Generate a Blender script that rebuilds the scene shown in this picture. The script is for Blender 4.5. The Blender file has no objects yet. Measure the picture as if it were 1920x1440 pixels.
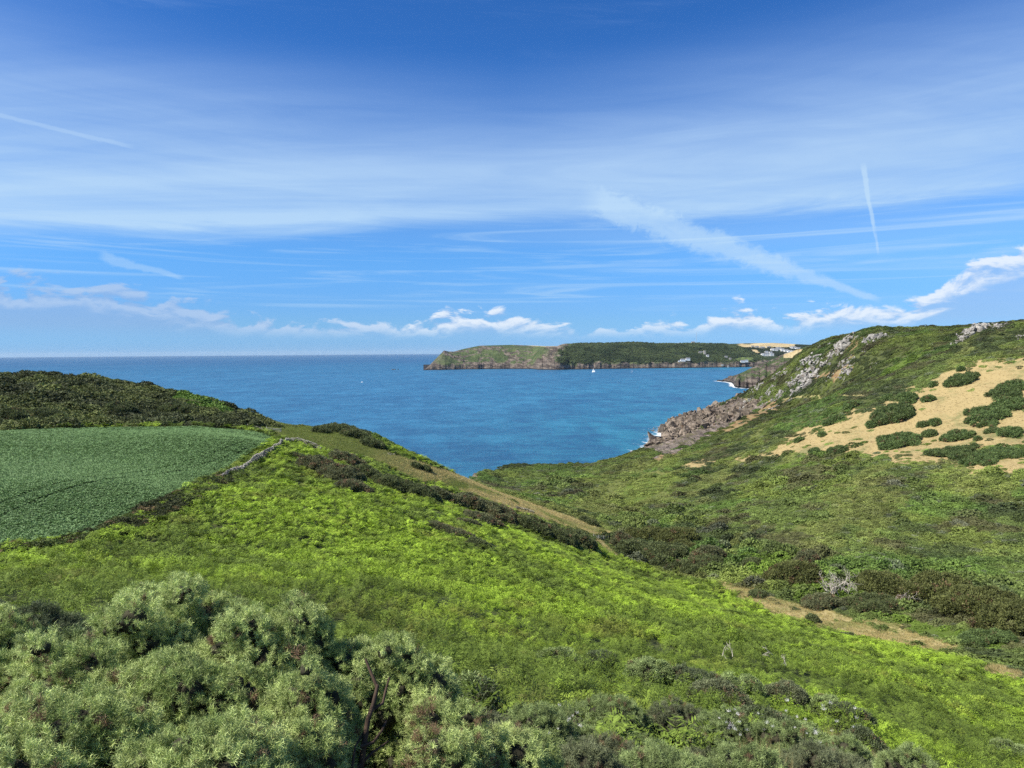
import bpy, bmesh, math, random
import numpy as np
from mathutils import Vector, Matrix
random.seed(7); RNG = np.random.default_rng(11)
scene = bpy.context.scene
COL = scene.collection
R = math.radians

# ------------------------------------------------------------------ camera
EYE = 90.0                      # metres above the sea
FPX = 1346.0                    # focal length in pixels of the 1920 px wide photograph
PITCH, ROLL = R(2.55), R(0.42)
cam_d = bpy.data.cameras.new('camera'); cam = bpy.data.objects.new('camera', cam_d); COL.objects.link(cam)
scene.camera = cam
cam_d.sensor_width = 36.0; cam_d.lens = 36.0 * FPX / 1920.0
cam_d.clip_start = 0.1; cam_d.clip_end = 120000
F3 = np.array([0, math.cos(PITCH), -math.sin(PITCH)]); R0 = np.array([1.0, 0, 0]); U0 = np.array([0, math.sin(PITCH), math.cos(PITCH)])
R3 = math.cos(ROLL) * R0 - math.sin(ROLL) * U0; U3 = math.cos(ROLL) * U0 + math.sin(ROLL) * R0
cam.matrix_world = Matrix(((R3[0], U3[0], -F3[0], 0), (R3[1], U3[1], -F3[1], 0), (R3[2], U3[2], -F3[2], EYE), (0, 0, 0, 1)))

# ------------------------------------------------------------------ node helper
class N:
    """a socket with arithmetic"""
    def __init__(s, nt, sock): s.nt, s.s = nt, sock
    def _m(s, op, *a):
        n = s.nt.nodes.new('ShaderNodeMath'); n.operation = op
        for i, v in enumerate((s,) + a):
            if isinstance(v, N): s.nt.links.new(v.s, n.inputs[i])
            else: n.inputs[i].default_value = v
        return N(s.nt, n.outputs[0])
    def __add__(s, o): return s._m('ADD', o)
    __radd__ = __add__
    def __sub__(s, o): return s._m('SUBTRACT', o)
    def __rsub__(s, o): return (s * -1.0) + o
    def __mul__(s, o): return s._m('MULTIPLY', o)
    __rmul__ = __mul__
    def __truediv__(s, o): return s._m('DIVIDE', o)
    def max(s, o): return s._m('MAXIMUM', o)
    def min(s, o): return s._m('MINIMUM', o)
    def pow(s, o): return s._m('POWER', o)
    def abs(s): return s._m('ABSOLUTE')
    def clamp(s): return s.max(0.0).min(1.0)
    def inv(s): return 1.0 - s
def smooth(a, b, x):
    n = x.nt.nodes.new('ShaderNodeMapRange'); n.interpolation_type = 'SMOOTHSTEP'
    for k, v in ((0, x), (1, a), (2, b)):
        if isinstance(v, N): x.nt.links.new(v.s, n.inputs[k])
        else: n.inputs[k].default_value = v
    return N(x.nt, n.outputs[0])
def vec(nt, x, y, z):
    n = nt.nodes.new('ShaderNodeCombineXYZ')
    for i, v in enumerate((x, y, z)):
        if isinstance(v, N): nt.links.new(v.s, n.inputs[i])
        else: n.inputs[i].default_value = v
    return N(nt, n.outputs[0])
def sep(v):
    n = v.nt.nodes.new('ShaderNodeSeparateXYZ'); v.nt.links.new(v.s, n.inputs[0])
    return [N(v.nt, o) for o in n.outputs]
def noise(v, scale=1.0, detail=4.0, rough=0.5, dist=0.0):
    n = v.nt.nodes.new('ShaderNodeTexNoise'); v.nt.links.new(v.s, n.inputs['Vector'])
    n.inputs['Scale'].default_value = scale; n.inputs['Detail'].default_value = detail
    n.inputs['Roughness'].default_value = rough; n.inputs['Distortion'].default_value = dist
    return N(v.nt, n.outputs[0])
def mix(nt, f, a, b):
    n = nt.nodes.new('ShaderNodeMix'); n.data_type = 'RGBA'
    for k, v in ((0, f), (6, a), (7, b)):
        if isinstance(v, N): nt.links.new(v.s, n.inputs[k])
        elif k == 0: n.inputs[0].default_value = v
        else: n.inputs[k].default_value = (*v, 1)
    return N(nt, n.outputs[2])
def bump(nt, h, strength, dist, normal=None):
    n = nt.nodes.new('ShaderNodeBump'); nt.links.new(h.s, n.inputs['Height'])
    n.inputs['Strength'].default_value = strength; n.inputs['Distance'].default_value = dist
    if normal: nt.links.new(normal.s, n.inputs['Normal'])
    return N(nt, n.outputs[0])
def new_mat(name):
    m = bpy.data.materials.new(name); m.use_nodes = True; nt = m.node_tree; nt.nodes.clear()
    out = nt.nodes.new('ShaderNodeOutputMaterial'); return m, nt, out
def simple_mat(name, col, rough=0.8, var=0.25, scale=3.0, metal=0.0, bmp=0.0):
    m, nt, out = new_mat(name)
    tc = N(nt, nt.nodes.new('ShaderNodeTexCoord').outputs['Object'])
    n = noise(tc, scale, 6, 0.6)
    f = smooth(0.3, 0.7, n)
    c = mix(nt, f, tuple(x * (1 - var) for x in col), tuple(min(1, x * (1 + var)) for x in col))
    p = nt.nodes.new('ShaderNodeBsdfPrincipled'); nt.links.new(c.s, p.inputs['Base Color'])
    p.inputs['Roughness'].default_value = rough; p.inputs['Metallic'].default_value = metal
    p.inputs['Specular IOR Level'].default_value = 0.25
    if bmp: nt.links.new(bump(nt, n, 0.6, bmp).s, p.inputs['Normal'])
    nt.links.new(p.outputs[0], out.inputs[0])
    return m

# ------------------------------------------------------------------ world: Nishita sky with cirrus, contrails and cumulus in it
SUN_EL, SUN_AZ = R(47), R(-108)      # azimuth from +Y towards +X (negative: to the left, slightly behind)
world = bpy.data.worlds.new('World'); scene.world = world; world.use_nodes = True
world.cycles.sampling_method = 'MANUAL'; world.cycles.sample_map_resolution = 512
nt = world.node_tree; nt.nodes.clear()
wout = nt.nodes.new('ShaderNodeOutputWorld'); bg = nt.nodes.new('ShaderNodeBackground'); nt.links.new(bg.outputs[0], wout.inputs[0])
sky = nt.nodes.new('ShaderNodeTexSky'); sky.sky_type = 'NISHITA'; sky.sun_disc = False
sky.sun_elevation = SUN_EL; sky.sun_rotation = SUN_AZ; sky.altitude = 90
sky.air_density = 1.0; sky.dust_density = 0.15; sky.ozone_density = 3.0
SKY_S = 0.060
bg.inputs['Strength'].default_value = SKY_S
tcw = nt.nodes.new('ShaderNodeTexCoord'); D = N(nt, tcw.outputs['Generated'])
dx, dy, dz = sep(D)
az = dx._m('ARCTAN2', dy) * (180 / math.pi)
el = dz._m('ARCSINE') * (180 / math.pi)
# graded clear sky: deeper and more saturated, as a phone renders it
def ramp3(e, stops):
    c = stops[0][1]
    for (e0, c0), (e1, c1) in zip(stops[:-1], stops[1:]): c = mix(nt, smooth(e0, e1, e), c, c1)
    return c
grade = ramp3(el, [(0, (0.35, 0.76, 1.72)), (2.6, (0.40, 0.78, 1.46)), (8, (0.45, 0.94, 1.55)), (26, (0.28, 0.76, 1.40)), (60, (0.30, 0.74, 1.28))])
mm = nt.nodes.new('ShaderNodeMix'); mm.data_type = 'RGBA'; mm.blend_type = 'MULTIPLY'; mm.inputs[0].default_value = 1.0
nt.links.new(sky.outputs[0], mm.inputs[6]); nt.links.new(grade.s, mm.inputs[7]); base = N(nt, mm.outputs[2])
# cirrus veil on a high plane
zz = dz.max(0.0) + 0.07
PX, PY = dx / zz, dy / zz
n_lo = noise(vec(nt, PX * 0.13, PY * 0.42, 3.7), 1.0, 2, 0.5, 0.3)
n_st = noise(vec(nt, PX * 0.20 + PY * 0.10, PY * 1.2, 1.3), 0.8, 5, 0.60, 0.6)
n_fi = noise(vec(nt, az * 0.05 + el * 0.10, el * 0.50 - az * 0.014, 8.1), 1.0, 6, 0.64, 0.9)
lowedge = 10.0 + (az.min(0.0)).max(-50.0) * 0.055
veil = smooth(lowedge - 0.5, lowedge + 1.1, el + (n_fi - 0.5) * 2.2)
veil = veil * mix(nt, smooth(10.0, 22.5, el + (n_lo - 0.5) * 15.0 - az.abs() * 0.12), (0.90,) * 3, (0.0,) * 3)
veil = veil * (0.58 + smooth(0.34, 0.66, n_st) * 0.42 + (n_fi - 0.5) * 0.7)
wisps = smooth(0.50, 0.76, n_st * 0.6 + n_fi * 0.4) * smooth(17, 25, el) * smooth(60, 80, el).inv() * 0.36
n_t = noise(vec(nt, az * 0.040 - el * 0.10, el * 0.95 + az * 0.012, 4.4), 1.0, 5, 0.6, 1.2)
thin = smooth(0.48, 0.74, n_t) * smooth(2.2, 4.5, el) * smooth(lowedge - 0.8, lowedge + 1.2, el).inv() * 0.48
soft = smooth(0.36, 0.70, n_lo) * smooth(2.5, 7.0, el) * smooth(9, 12, el).inv() * 0.26
def azel(px, py):
    d = F3 + (px - 960) / FPX * R3 - (py - 720) / FPX * U3
    d = d / np.linalg.norm(d)
    return math.degrees(math.atan2(d[0], d[1])), math.degrees(math.asin(d[2]))
n_tr = noise(vec(nt, az, el * 1.3, 3.0), 1.15, 5, 0.66, 0.9)
n_wb = noise(vec(nt, az * 0.55, el * 0.55, 9.0), 1.0, 2, 0.5)
def trail(p0, p1, w0, w1, amt, wob, edge=0.35, brk=0.0, fade=0.12):
    (a0, e0), (a1, e1) = azel(*p0), azel(*p1)
    L = math.hypot(a1 - a0, e1 - e0); ux, uy = (a1 - a0) / L, (e1 - e0) / L
    rx, ry = az - a0, el - e0
    t = (rx * ux + ry * uy) / L
    d = rx * (-uy) + ry * ux + (n_wb - 0.5) * wob
    dn = d.abs() / (t * (w1 - w0) + w0) + (n_tr - 0.5) * 1.5
    m = smooth(edge, 1.10, dn).inv() * smooth(0.0, fade, t) * smooth(1 - fade, 1.0, t).inv()
    m = m * (0.70 + n_tr * 0.6)
    if brk: m = m * smooth(brk - .1, brk + .1, n_wb)
    return m * amt
T = trail((1080, 362), (1400, 478), 1.35, 1.15, 0.62, 0.9, fade=0.2)
T = T.max(trail((1300, 440), (1520, 520), 1.15, 0.75, 0.62, 0.9, fade=0.2)).max(trail((1440, 492), (1660, 566), 0.75, 0.22, 0.56, 0.7, fade=0.15))
T = T.max(trail((1618, 300), (1648, 482), 0.24, 0.08, 0.62, 0.35, brk=0.42))
T = T.max(trail((-60, 200), (260, 278), 0.16, 0.18, 0.34, 0.2))
T = T.max(trail((180, 478), (350, 522), 0.45, 0.20, 0.36, 0.6))
cir = (veil.max(wisps).max(thin) + soft).min(0.9)
cir = cir + T * (1.0 - cir * 0.7)
c1 = mix(nt, smooth(8, 24, el), (5.0, 7.2, 9.6), (3.4, 5.2, 8.8))
col = mix(nt, cir.clamp(), base, c1)
# cumulus bank low over the horizon
def cum(off):
    e = el + off
    v = vec(nt, az * 0.27, e * 0.62, 2.0)
    a = noise(v, 1.0, 5, 0.58, 0.35)
    return a
a0_, a1_ = cum(0.0), cum(0.42)
# height of the bank along the horizon
def bumpaz(c, w, h): return smooth(0.0, 1.0, 1.0 - ((az - c).abs() / w).min(1.0)) * h
top = 2.5 + bumpaz(38.0, 13.0, 4.9) + bumpaz(-3.0, 8.0, 1.0) + bumpaz(-33.0, 19.0, 2.6) + bumpaz(17.0, 3.2, 1.5) + bumpaz(25.0, 5.0, 0.9) - bumpaz(7.0, 8.0, 0.5)
dens = (a0_ - 0.5) * 2.8 + (top - el) * 0.46
cm = smooth(0.02, 0.30, dens) * smooth(0.8, 2.4, el)
lit = smooth(-0.15, 0.07, a0_ - a1_) * smooth(0.55, 1.15, dens).inv() * smooth(-14.0, -8.0, az).max(0.7)
grey = smooth(-26, -8, az)
c_lo = mix(nt, grey, (2.9, 4.5, 7.6), (3.4, 5.2, 8.4))
c_hi = mix(nt, grey, (5.0, 6.6, 9.0), (8.2, 9.0, 10.0))
ccol = mix(nt, lit, c_lo, c_hi)
col = mix(nt, cm * (0.55 + lit * 0.37), col, ccol)
nt.links.new(col.s, bg.inputs['Color'])

sun_d = bpy.data.lights.new('sun', 'SUN'); sun = bpy.data.objects.new('sun', sun_d); COL.objects.link(sun)
sun_d.energy = 5.0; sun_d.angle = R(0.53); sun_d.color = (1.0, 0.94, 0.82)
sv = Vector((math.sin(SUN_AZ) * math.cos(SUN_EL), math.cos(SUN_AZ) * math.cos(SUN_EL), math.sin(SUN_EL)))
sun.rotation_euler = sv.to_track_quat('Z', 'Y').to_euler(); sun.location = (0, 0, 300)
vs = scene.view_settings; vs.view_transform = 'Standard'; vs.look = 'None'; vs.exposure = 0.74; vs.gamma = 1.0; vs.use_curve_mapping = False
scene.cycles.max_bounces = 5; scene.cycles.diffuse_bounces = 3; scene.cycles.transparent_max_bounces = 8; scene.cycles.volume_bounces = 0
scene.cycles.use_denoising = False

# ------------------------------------------------------------------ numpy noise
_perm = np.random.default_rng(3).random((256, 256))
def vnoise(x, y):
    xi = np.floor(x).astype(int); yi = np.floor(y).astype(int); fx = x - xi; fy = y - yi
    fx = fx * fx * (3 - 2 * fx); fy = fy * fy * (3 - 2 * fy)
    a = _perm[xi & 255, yi & 255]; b = _perm[(xi + 1) & 255, yi & 255]; c = _perm[xi & 255, (yi + 1) & 255]; d = _perm[(xi + 1) & 255, (yi + 1) & 255]
    return (a * (1 - fx) + b * fx) * (1 - fy) + (c * (1 - fx) + d * fx) * fy
def fbm(x, y, octv=4, gain=0.5):
    s = 0; a = 1; t = 0
    for i in range(octv):
        s = s + a * vnoise(x * 2 ** i + 17.3 * i, y * 2 ** i + 5.1 * i); t += a; a *= gain
    return s / t
def ridge(x, y, octv=4):
    s = 0; a = 1; t = 0
    for i in range(octv):
        s = s + a * (1 - np.abs(2 * vnoise(x * 2 ** i + 7.7 * i, y * 2 ** i + 3.1 * i) - 1)); t += a; a *= 0.55
    return s / t
def sst(a, b, x):
    t = np.clip((x - a) / (b - a), 0, 1); return t * t * (3 - 2 * t)

# ------------------------------------------------------------------ camera rays to world
def ray(px, py):
    px = np.asarray(px, float); py = np.asarray(py, float)
    d = F3 + ((px - 960) / FPX)[..., None] * R3 - ((py - 720) / FPX)[..., None] * U3
    return d
def atY(px, py, Y):
    d = ray(px, py); k = Y / d[..., 1]
    return float(d[..., 0] * k), float(Y), float(EYE + d[..., 2] * k)
def sea_pt(px, py):
    d = ray(px, py); k = -EYE / d[2]; return (float(d[0] * k), float(d[1] * k))
def proj(x, y, z):
    v = np.stack([x, y, z - EYE], -1); f = v @ F3; return 960 + FPX * (v @ R3) / f, 720 - FPX * (v @ U3) / f
# ------------------------------------------------------------------ land: one height function fitted through surveyed points
SP = [  # (px, py, distance) of ground seen in the photograph
 (0,1030,62),(230,980,75),(400,895,115),(200,900,95),(0,900,93),(0,808,160),(250,799,185),(400,801,185),(515,826,165),(100,850,130),
 (-300,1060,62),(-300,815,150),
 (450,772,250),(300,722,275),(150,700,278),(0,698,262),(-200,690,250),(300,770,215),(100,760,205),(380,765,225),
 (480,786,235),(600,797,240),(640,797,246),(680,803,250),(712,828,258),(745,862,268),(860,897,330),(800,884,290),
 (560,835,185),(640,875,165),(640,850,190),(740,905,165),(850,940,185),(960,975,190),(1080,1020,190),
 (880,893,392),(930,899,405),(930,930,350),(975,908,415),
 (100,1060,48),(100,1100,30),(300,1020,68),(500,950,92),(600,1150,32),(430,1080,42),(250,1080,36),(700,1080,50),(800,1000,100),
 (960,1100,73),(960,1000,130),(960,940,215),(960,1200,38),(960,1320,15.5),(960,1445,9.5),(1050,962,250),(1050,930,330),(1050,896,412),
 (1130,1008,225),(1200,1078,190),(1200,1110,120),(1200,1200,50),(1200,1300,20),(1200,1440,12),(1200,1040,215),(1200,1000,245),(1200,950,305),(1200,905,390),(1200,869,450),
 (1100,891,430),(1150,880,440),
 (1400,1112,165),(1400,1150,110),(1400,1220,50),(1400,1320,24),(1400,1440,14),(1400,1065,185),(1400,1000,225),(1400,940,290),(1400,880,370),(1400,850,420),(1400,805,490),(1400,772,560),
 (1600,1172,145),(1600,1210,95),(1600,1260,50),(1600,1340,28),(1600,1440,18),(1600,1100,165),(1600,1000,210),(1600,920,265),(1600,860,325),(1600,780,400),(1600,720,470),(1600,665,545),(1600,629,600),
 (1800,1216,125),(1800,1280,80),(1800,1360,40),(1800,1440,25),(1800,1150,145),(1800,1050,185),(1800,950,235),(1800,880,275),(1800,800,330),(1800,700,400),(1800,645,450),(1800,614,520),
 (1920,1250,100),(1920,1290,85),(1920,1400,40),(1920,1440,30),(1920,1150,140),(1920,1000,205),(1920,860,265),(1920,750,340),(1920,668,390),(1920,598,470),
 (1870,600,490),(1700,615,560),(1520,652,690),(1550,690,600),(1550,740,540),(1480,677,745),(1430,712,765),(1380,748,780),(1335,768,780),(1300,787,765),
 (1450,742,640),(1480,770,520),(1350,802,630),(1305,826,670),(1330,832,480),(1270,850,465),
 (2200,900,240),(2200,700,330),(2200,1150,140),(2200,620,420)]
P = [atY(*s) for s in SP]
P = [(x, y, z - (1.3 if y > 180 else 0.8 if y > 14 else 0)) for x, y, z in P]   # the photograph shows the top of the scrub, the ground is below it
P += [ # plain survey points outside the view and under the camera
 (0,0,88.3),(0,3,87.3),(0,6,86.0),(-2.5,4.5,86.6),(-3,6,86.1),(-1,5,86.4),(-6,10,84.6),(-8,14,83.6),(-4,14,82.7),(4,8,84.2),(0,11,83.6),(0,-8,89),(0,-30,91),(-40,0,84),(-40,-40,88),(40,0,80),(60,40,58),(80,-30,66),(30,-60,92),
 (120,60,44),(160,0,50),(260,60,72),(200,-100,62),(0,-200,96),(-200,-100,80),(-250,50,76),(-300,200,78),
 (-220,420,60),(-120,420,40),(-60,400,30),(-400,350,78),(345,600,104),(440,560,110),(300,700,96),(500,800,102),(700,500,116),(600,200,100),(800,1000,100),(900,-100,110),(420,900,80),
 (-40,340,28),(5,470,14),(60,480,14)]
P = np.array(P)
S_ = 100.0
def _U(r2): return 0.5 * r2 * np.log(np.maximum(r2, 1e-12))
_C = P[:, :2] / S_
_n = len(P)
_r2 = ((_C[:, None] - _C[None]) ** 2).sum(-1)
_A = np.zeros((_n + 3, _n + 3)); _A[:_n, :_n] = _U(_r2) + np.eye(_n) * 0.0006
_A[:_n, _n] = 1; _A[:_n, _n + 1:] = _C; _A[_n, :_n] = 1; _A[_n + 1:, :_n] = _C.T
_W = np.linalg.solve(_A, np.r_[P[:, 2], 0, 0, 0])
def tps(x, y):
    x = np.asarray(x, float).ravel(); y = np.asarray(y, float).ravel(); out = np.empty(len(x))
    for i in range(0, len(x), 20000):
        q = np.stack([x[i:i + 20000], y[i:i + 20000]], 1) / S_
        out[i:i + 20000] = _U(((q[:, None] - _C[None]) ** 2).sum(-1)) @ _W[:_n] + _W[_n] + q @ _W[_n + 1:]
    return out

def catmull(pts, n=6):
    pts = np.array(pts, float); p = np.vstack([2 * pts[0] - pts[1], pts, 2 * pts[-1] - pts[-2]]); out = []
    for i in range(1, len(p) - 2):
        for t in np.linspace(0, 1, n, endpoint=False):
            a, b, c, d = p[i - 1], p[i], p[i + 1], p[i + 2]
            out.append(0.5 * ((2 * b) + (c - a) * t + (2 * a - 5 * b + 4 * c - d) * t * t + (3 * b - a - 3 * c + d) * t ** 3))
    out.append(p[-2]); return np.array(out)
def in_poly(x, y, poly):
    poly = np.asarray(poly); inside = np.zeros(x.shape, bool); j = len(poly) - 1
    for i in range(len(poly)):
        xi, yi = poly[i]; xj, yj = poly[j]
        if yi != yj:
            inside ^= ((yi > y) != (yj > y)) & (x < (xj - xi) * (y - yi) / (yj - yi) + xi)
        j = i
    return inside
def seg_dist(x, y, line):
    d = np.full(x.shape, 1e9)
    for (ax, ay), (bx, by) in zip(line[:-1], line[1:]):
        vx, vy = bx - ax, by - ay; L = vx * vx + vy * vy + 1e-9
        t = np.clip(((x - ax) * vx + (y - ay) * vy) / L, 0, 1)
        d = np.minimum(d, np.hypot(x - ax - t * vx, y - ay - t * vy))
    return d
COAST = catmull([(-2500, 500), (-900, 420), (-420, 380), (-230, 372), (-130, 365), (-70, 352), (-42, 350), (-36, 395), (-30, 440), (-18, 478), (8, 500), (45, 508), (78, 530), (104, 580),
                 sea_pt(1228, 853), sea_pt(1243, 832), sea_pt(1250, 812), sea_pt(1262, 800), (232, 868), (300, 930), (390, 1010), (560, 1150), (900, 1400), (2600, 2400)], 5)
COASTP = np.vstack([COAST, [(2600, -1500), (-2500, -1500)]])
def height(x, y):
    shp = np.shape(x); x = np.asarray(x, float).ravel(); y = np.asarray(y, float).ravel()
    z = tps(x, y)
    r = np.hypot(x, y)
    z = np.clip(z, -40, 150)
    # broad lumps, growing with distance from the viewer
    far = sst(120, 380, r) * sst(40, 130, x)
    w = 0.75 * (x * 0.80 - y * 0.60) / 34.0; u = (x * 0.60 + y * 0.80) / 90.0
    z = z + far * (fbm(w, u, 4) - 0.5) * 9.0
    z = z + (fbm(x / 9, y / 9, 3) - 0.5) * (0.25 + 0.9 * sst(30, 200, r)) * (1 - 0.85 * CROP_SOFT(x, y))
    # cliffs towards the shore
    m = np.ones(len(x), bool)
    dist = np.full(len(x), 999.0)
    near = (y > 230) & (z < 140)
    dd = seg_dist(x[near], y[near], COAST); ins = in_poly(x[near], y[near], COASTP)
    dist[near] = np.where(ins, dd, -dd)
    jag = (ridge(x / 26, y / 26, 4) - 0.5) * 22 + (fbm(x / 70, y / 70, 2) - .5) * 26
    jag = np.where(x > 90, jag, jag * 0.5)
    dj = dist + jag * sst(-30, 25, dist) * (1 - sst(40, 110, dist))
    cz = np.where(dj > 0, -1.0 + dj * np.where(x > 60, 0.85, 0.80) + 2.0 * np.minimum(dj, 6) / 1.0 * (ridge(x / 11, y / 11, 3)), -1.0 + dj * 0.5)
    k = 5.0
    h = np.clip(0.5 + 0.5 * (cz - z) / k, 0, 1)
    z2 = cz * (1 - h) + z * h - k * h * (1 - h)
    z = np.where(dist < 900, z2, z)
    # craggy relief where the slope is cliff
    cr = (1 - sst(0, 14, cz - z2 + 6)) * (dist < 900) * (x > 90)
    z = z + cr * (ridge(x / 9, y / 14, 5) - 0.5) * 5.0
    return np.maximum(z, -14).reshape(shp)
CROP_SOFT = lambda x, y: 0 * x
def ground_at(px, py, ymin=2.5, ymax=1100.0):
    """the point of the land that the photograph shows at a pixel (None when it shows sea or sky)"""
    d = ray(px, py); Y = np.exp(np.linspace(math.log(ymin), math.log(ymax), 900)); k = Y / d[1]
    x = d[0] * k; zr = EYE + d[2] * k; h = height(x, Y)
    b = np.nonzero(zr < h)[0]
    if not len(b): return None
    i = max(b[0], 1); t = (zr[i - 1] - h[i - 1]) / ((zr[i - 1] - h[i - 1]) - (zr[i] - h[i]) + 1e-9)
    Yy = Y[i - 1] + t * (Y[i] - Y[i - 1]); return float(d[0] * Yy / d[1]), float(Yy), float(h[i - 1] + t * (h[i] - h[i - 1]))
def world_poly(pts, sub=3):
    out = []
    n = len(pts)
    for i in range(n):
        a, b = pts[i], pts[(i + 1) % n]
        for s in range(sub):
            t = s / sub; g = ground_at(a[0] + (b[0] - a[0]) * t, a[1] + (b[1] - a[1]) * t)
            if g: out.append(g[:2])
    return np.array(out)
def world_line(pts, sub=3):
    out = []
    for a, b in zip(pts[:-1], pts[1:]):
        for s in range(sub):
            t = s / sub; g = ground_at(a[0] + (b[0] - a[0]) * t, a[1] + (b[1] - a[1]) * t)
            if g: out.append(g[:2])
    g = ground_at(*pts[-1])
    if g: out.append(g[:2])
    return np.array(out)
POLY = {}
POLY['crop'] = [world_poly([(-350,1120),(0,1031),(100,1021),(230,985),(300,950),(360,915),(420,885),(470,850),(512,828),(503,817),(450,805),(380,801),(250,800),(100,805),(0,809),(-350,822)])]
POLY['dry'] = [world_poly(p) for p in (
 [(2200,640),(1920,668),(1840,686),(1750,700),(1745,716),(1690,742),(1650,765),(1580,768),(1570,790),(1490,808),(1478,830),(1440,846),(1383,860),(1400,864),(1470,858),(1530,850),(1650,850),(1640,862),(1700,872),(1780,856),(1850,842),(1920,835),(2200,830)],
 [(1790,868),(1850,862),(1920,858),(2100,860),(2100,885),(1920,880),(1840,886)],
 [(1288,872),(1310,864),(1345,862),(1330,872),(1300,878)],
 [(1675,858),(1690,856),(1685,868)])]
POLY['track'] = [world_poly(p) for p in (
 [(1330,1088),(1400,1100),(1460,1122),(1520,1134),(1600,1160),(1690,1170),(1720,1188),(1810,1212),(1770,1224),(1700,1218),(1650,1206),(1560,1186),(1440,1150),(1380,1118)],
 [(1840,1240),(1920,1262),(1920,1280),(1860,1262)],
 [(880,912),(930,928),(1000,944),(1060,966),(1150,1000),(1140,1008),(1100,998),(1050,985),(1000,965),(940,945),(890,928)],
 [(1112,1012),(1128,1012),(1160,1038),(1148,1038)])]
POLY['olive'] = [world_poly(p) for p in (
 [(470,782),(600,790),(680,810),(730,850),(860,893),(930,918),(1060,952),(1165,998),(1130,1014),(1050,990),(960,956),(850,918),(760,888),(700,860),(600,842),(545,826),(515,815),(480,802)],
 [(1130,905),(1240,885),(1300,880),(1260,920),(1200,960),(1140,970),(1060,950)])]
POLY['bright'] = [world_poly(p) for p in (
 [(1180,905),(1250,890),(1290,892),(1230,925),(1180,955),(1140,950)],
 [(1650,700),(1700,674),(1730,660),(1728,668),(1700,686),(1656,706)],
 [(1700,820),(1760,815),(1790,830),(1720,846),(1660,850)],
 [(1480,865),(1520,868),(1480,880),(1455,888)],
 [(300,735),(380,752),(440,775),(400,775),(330,750)],
 [(1390,1040),(1460,1050),(1440,1085),(1390,1070)],
 [(1640,1150),(1730,1165),(1900,1210),(1900,1225),(1740,1190)],
 [(1500,1100),(1620,1110),(1640,1130),(1520,1125)])]
POLY['bare'] = [world_poly(p) for p in (
 [(1340,808),(1300,830),(1330,812),(1390,785),(1420,770),(1400,760),(1470,752),(1460,765),(1400,795),(1360,812)],
 [(1550,690),(1590,680),(1600,690),(1560,705),(1535,708)],[(1600,632),(1615,640),(1600,665),(1590,650)],
 [(1220,858),(1258,848),(1256,852),(1225,866)])]
POLY['cliff'] = [world_poly([(1222,860),(1262,851),(1300,834),(1345,808),(1400,778),(1436,764),(1425,752),(1385,749),(1335,766),(1300,785),(1275,798),(1258,820),(1240,842)])]
LINES = {'path': [world_line([(1380,748),(1440,752),(1490,745),(1555,742),(1620,741)]), world_line([(1040,958),(1080,972),(1150,1003)]), world_line([(1120,1010),(1155,1040),(1180,1060)])]}
_cp = POLY['crop'][0]
def CROP_SOFT(x, y):
    out = np.zeros(np.shape(x)); b = (np.abs(x) < 260) & (y > 30) & (y < 240)
    if b.any():
        i = in_poly(x[b], y[b], _cp); d = seg_dist(x[b], y[b], np.vstack([_cp, _cp[:1]])); out[b] = np.where(i, np.clip(d / 6, 0, 1), 0)
    return out
_TR = [ground_at(0, 972), ground_at(420, 860)]
_TDIR = np.array([_TR[1][0] - _TR[0][0], _TR[1][1] - _TR[0][1]]); _TDIR /= np.linalg.norm(_TDIR)
def tram(x, y):
    """distance to the nearest tractor line in the crop"""
    d = (x - _TR[0][0]) * (-_TDIR[1]) + (y - _TR[0][1]) * _TDIR[0]
    d = d 
    q = np.minimum(np.abs(d - 0.0), np.abs(d - 3.4)); q = np.minimum(q, np.abs(d + 12.0) + .18)
    return q
def mask(name, x, y, wob=2.0):
    """soft membership of a kind of ground, with a ragged edge"""
    x = np.asarray(x, float); y = np.asarray(y, float); r = np.hypot(x, y)
    a = np.zeros(x.shape)
    amp = wob * np.clip(r / 250, 0.15, 1.6)
    xx = x + (fbm(x / 7, y / 7, 3) - .5) * 5 * amp; yy = y + (fbm(x / 7 + 40, y / 7, 3) - .5) * 5 * amp
    for p in POLY[name]:
        lo, hi = p.min(0) - 8, p.max(0) + 8
        b = (xx > lo[0]) & (xx < hi[0]) & (yy > lo[1]) & (yy < hi[1])
        if b.any():
            i = in_poly(xx[b], yy[b], p); a[b] = np.maximum(a[b], i.astype(float))
    return a
def rockiness(x, y):
    """bare rock: cliffs near the shore and crags under the ridge"""
    x = np.asarray(x, float); y = np.asarray(y, float)
    near = (y > 230)
    dist = np.full(x.shape, 999.0)
    if near.any():
        dd = seg_dist(x[near], y[near], COAST); ins = in_poly(x[near], y[near], COASTP); dist[near] = np.where(ins, dd, -dd)
    n = fbm(x / 20, y / 20, 4)
    rk = np.where(x > 100, 1 - sst(22, 62, dist + (n - .5) * 55), 1 - sst(2, 12, dist + (n - .5) * 16))
    rk = np.maximum(rk, mask('cliff', x, y, 1.0) * (n + fbm(x / 6, y / 6, 2) * .35 > .50))
    return rk, dist
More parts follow.
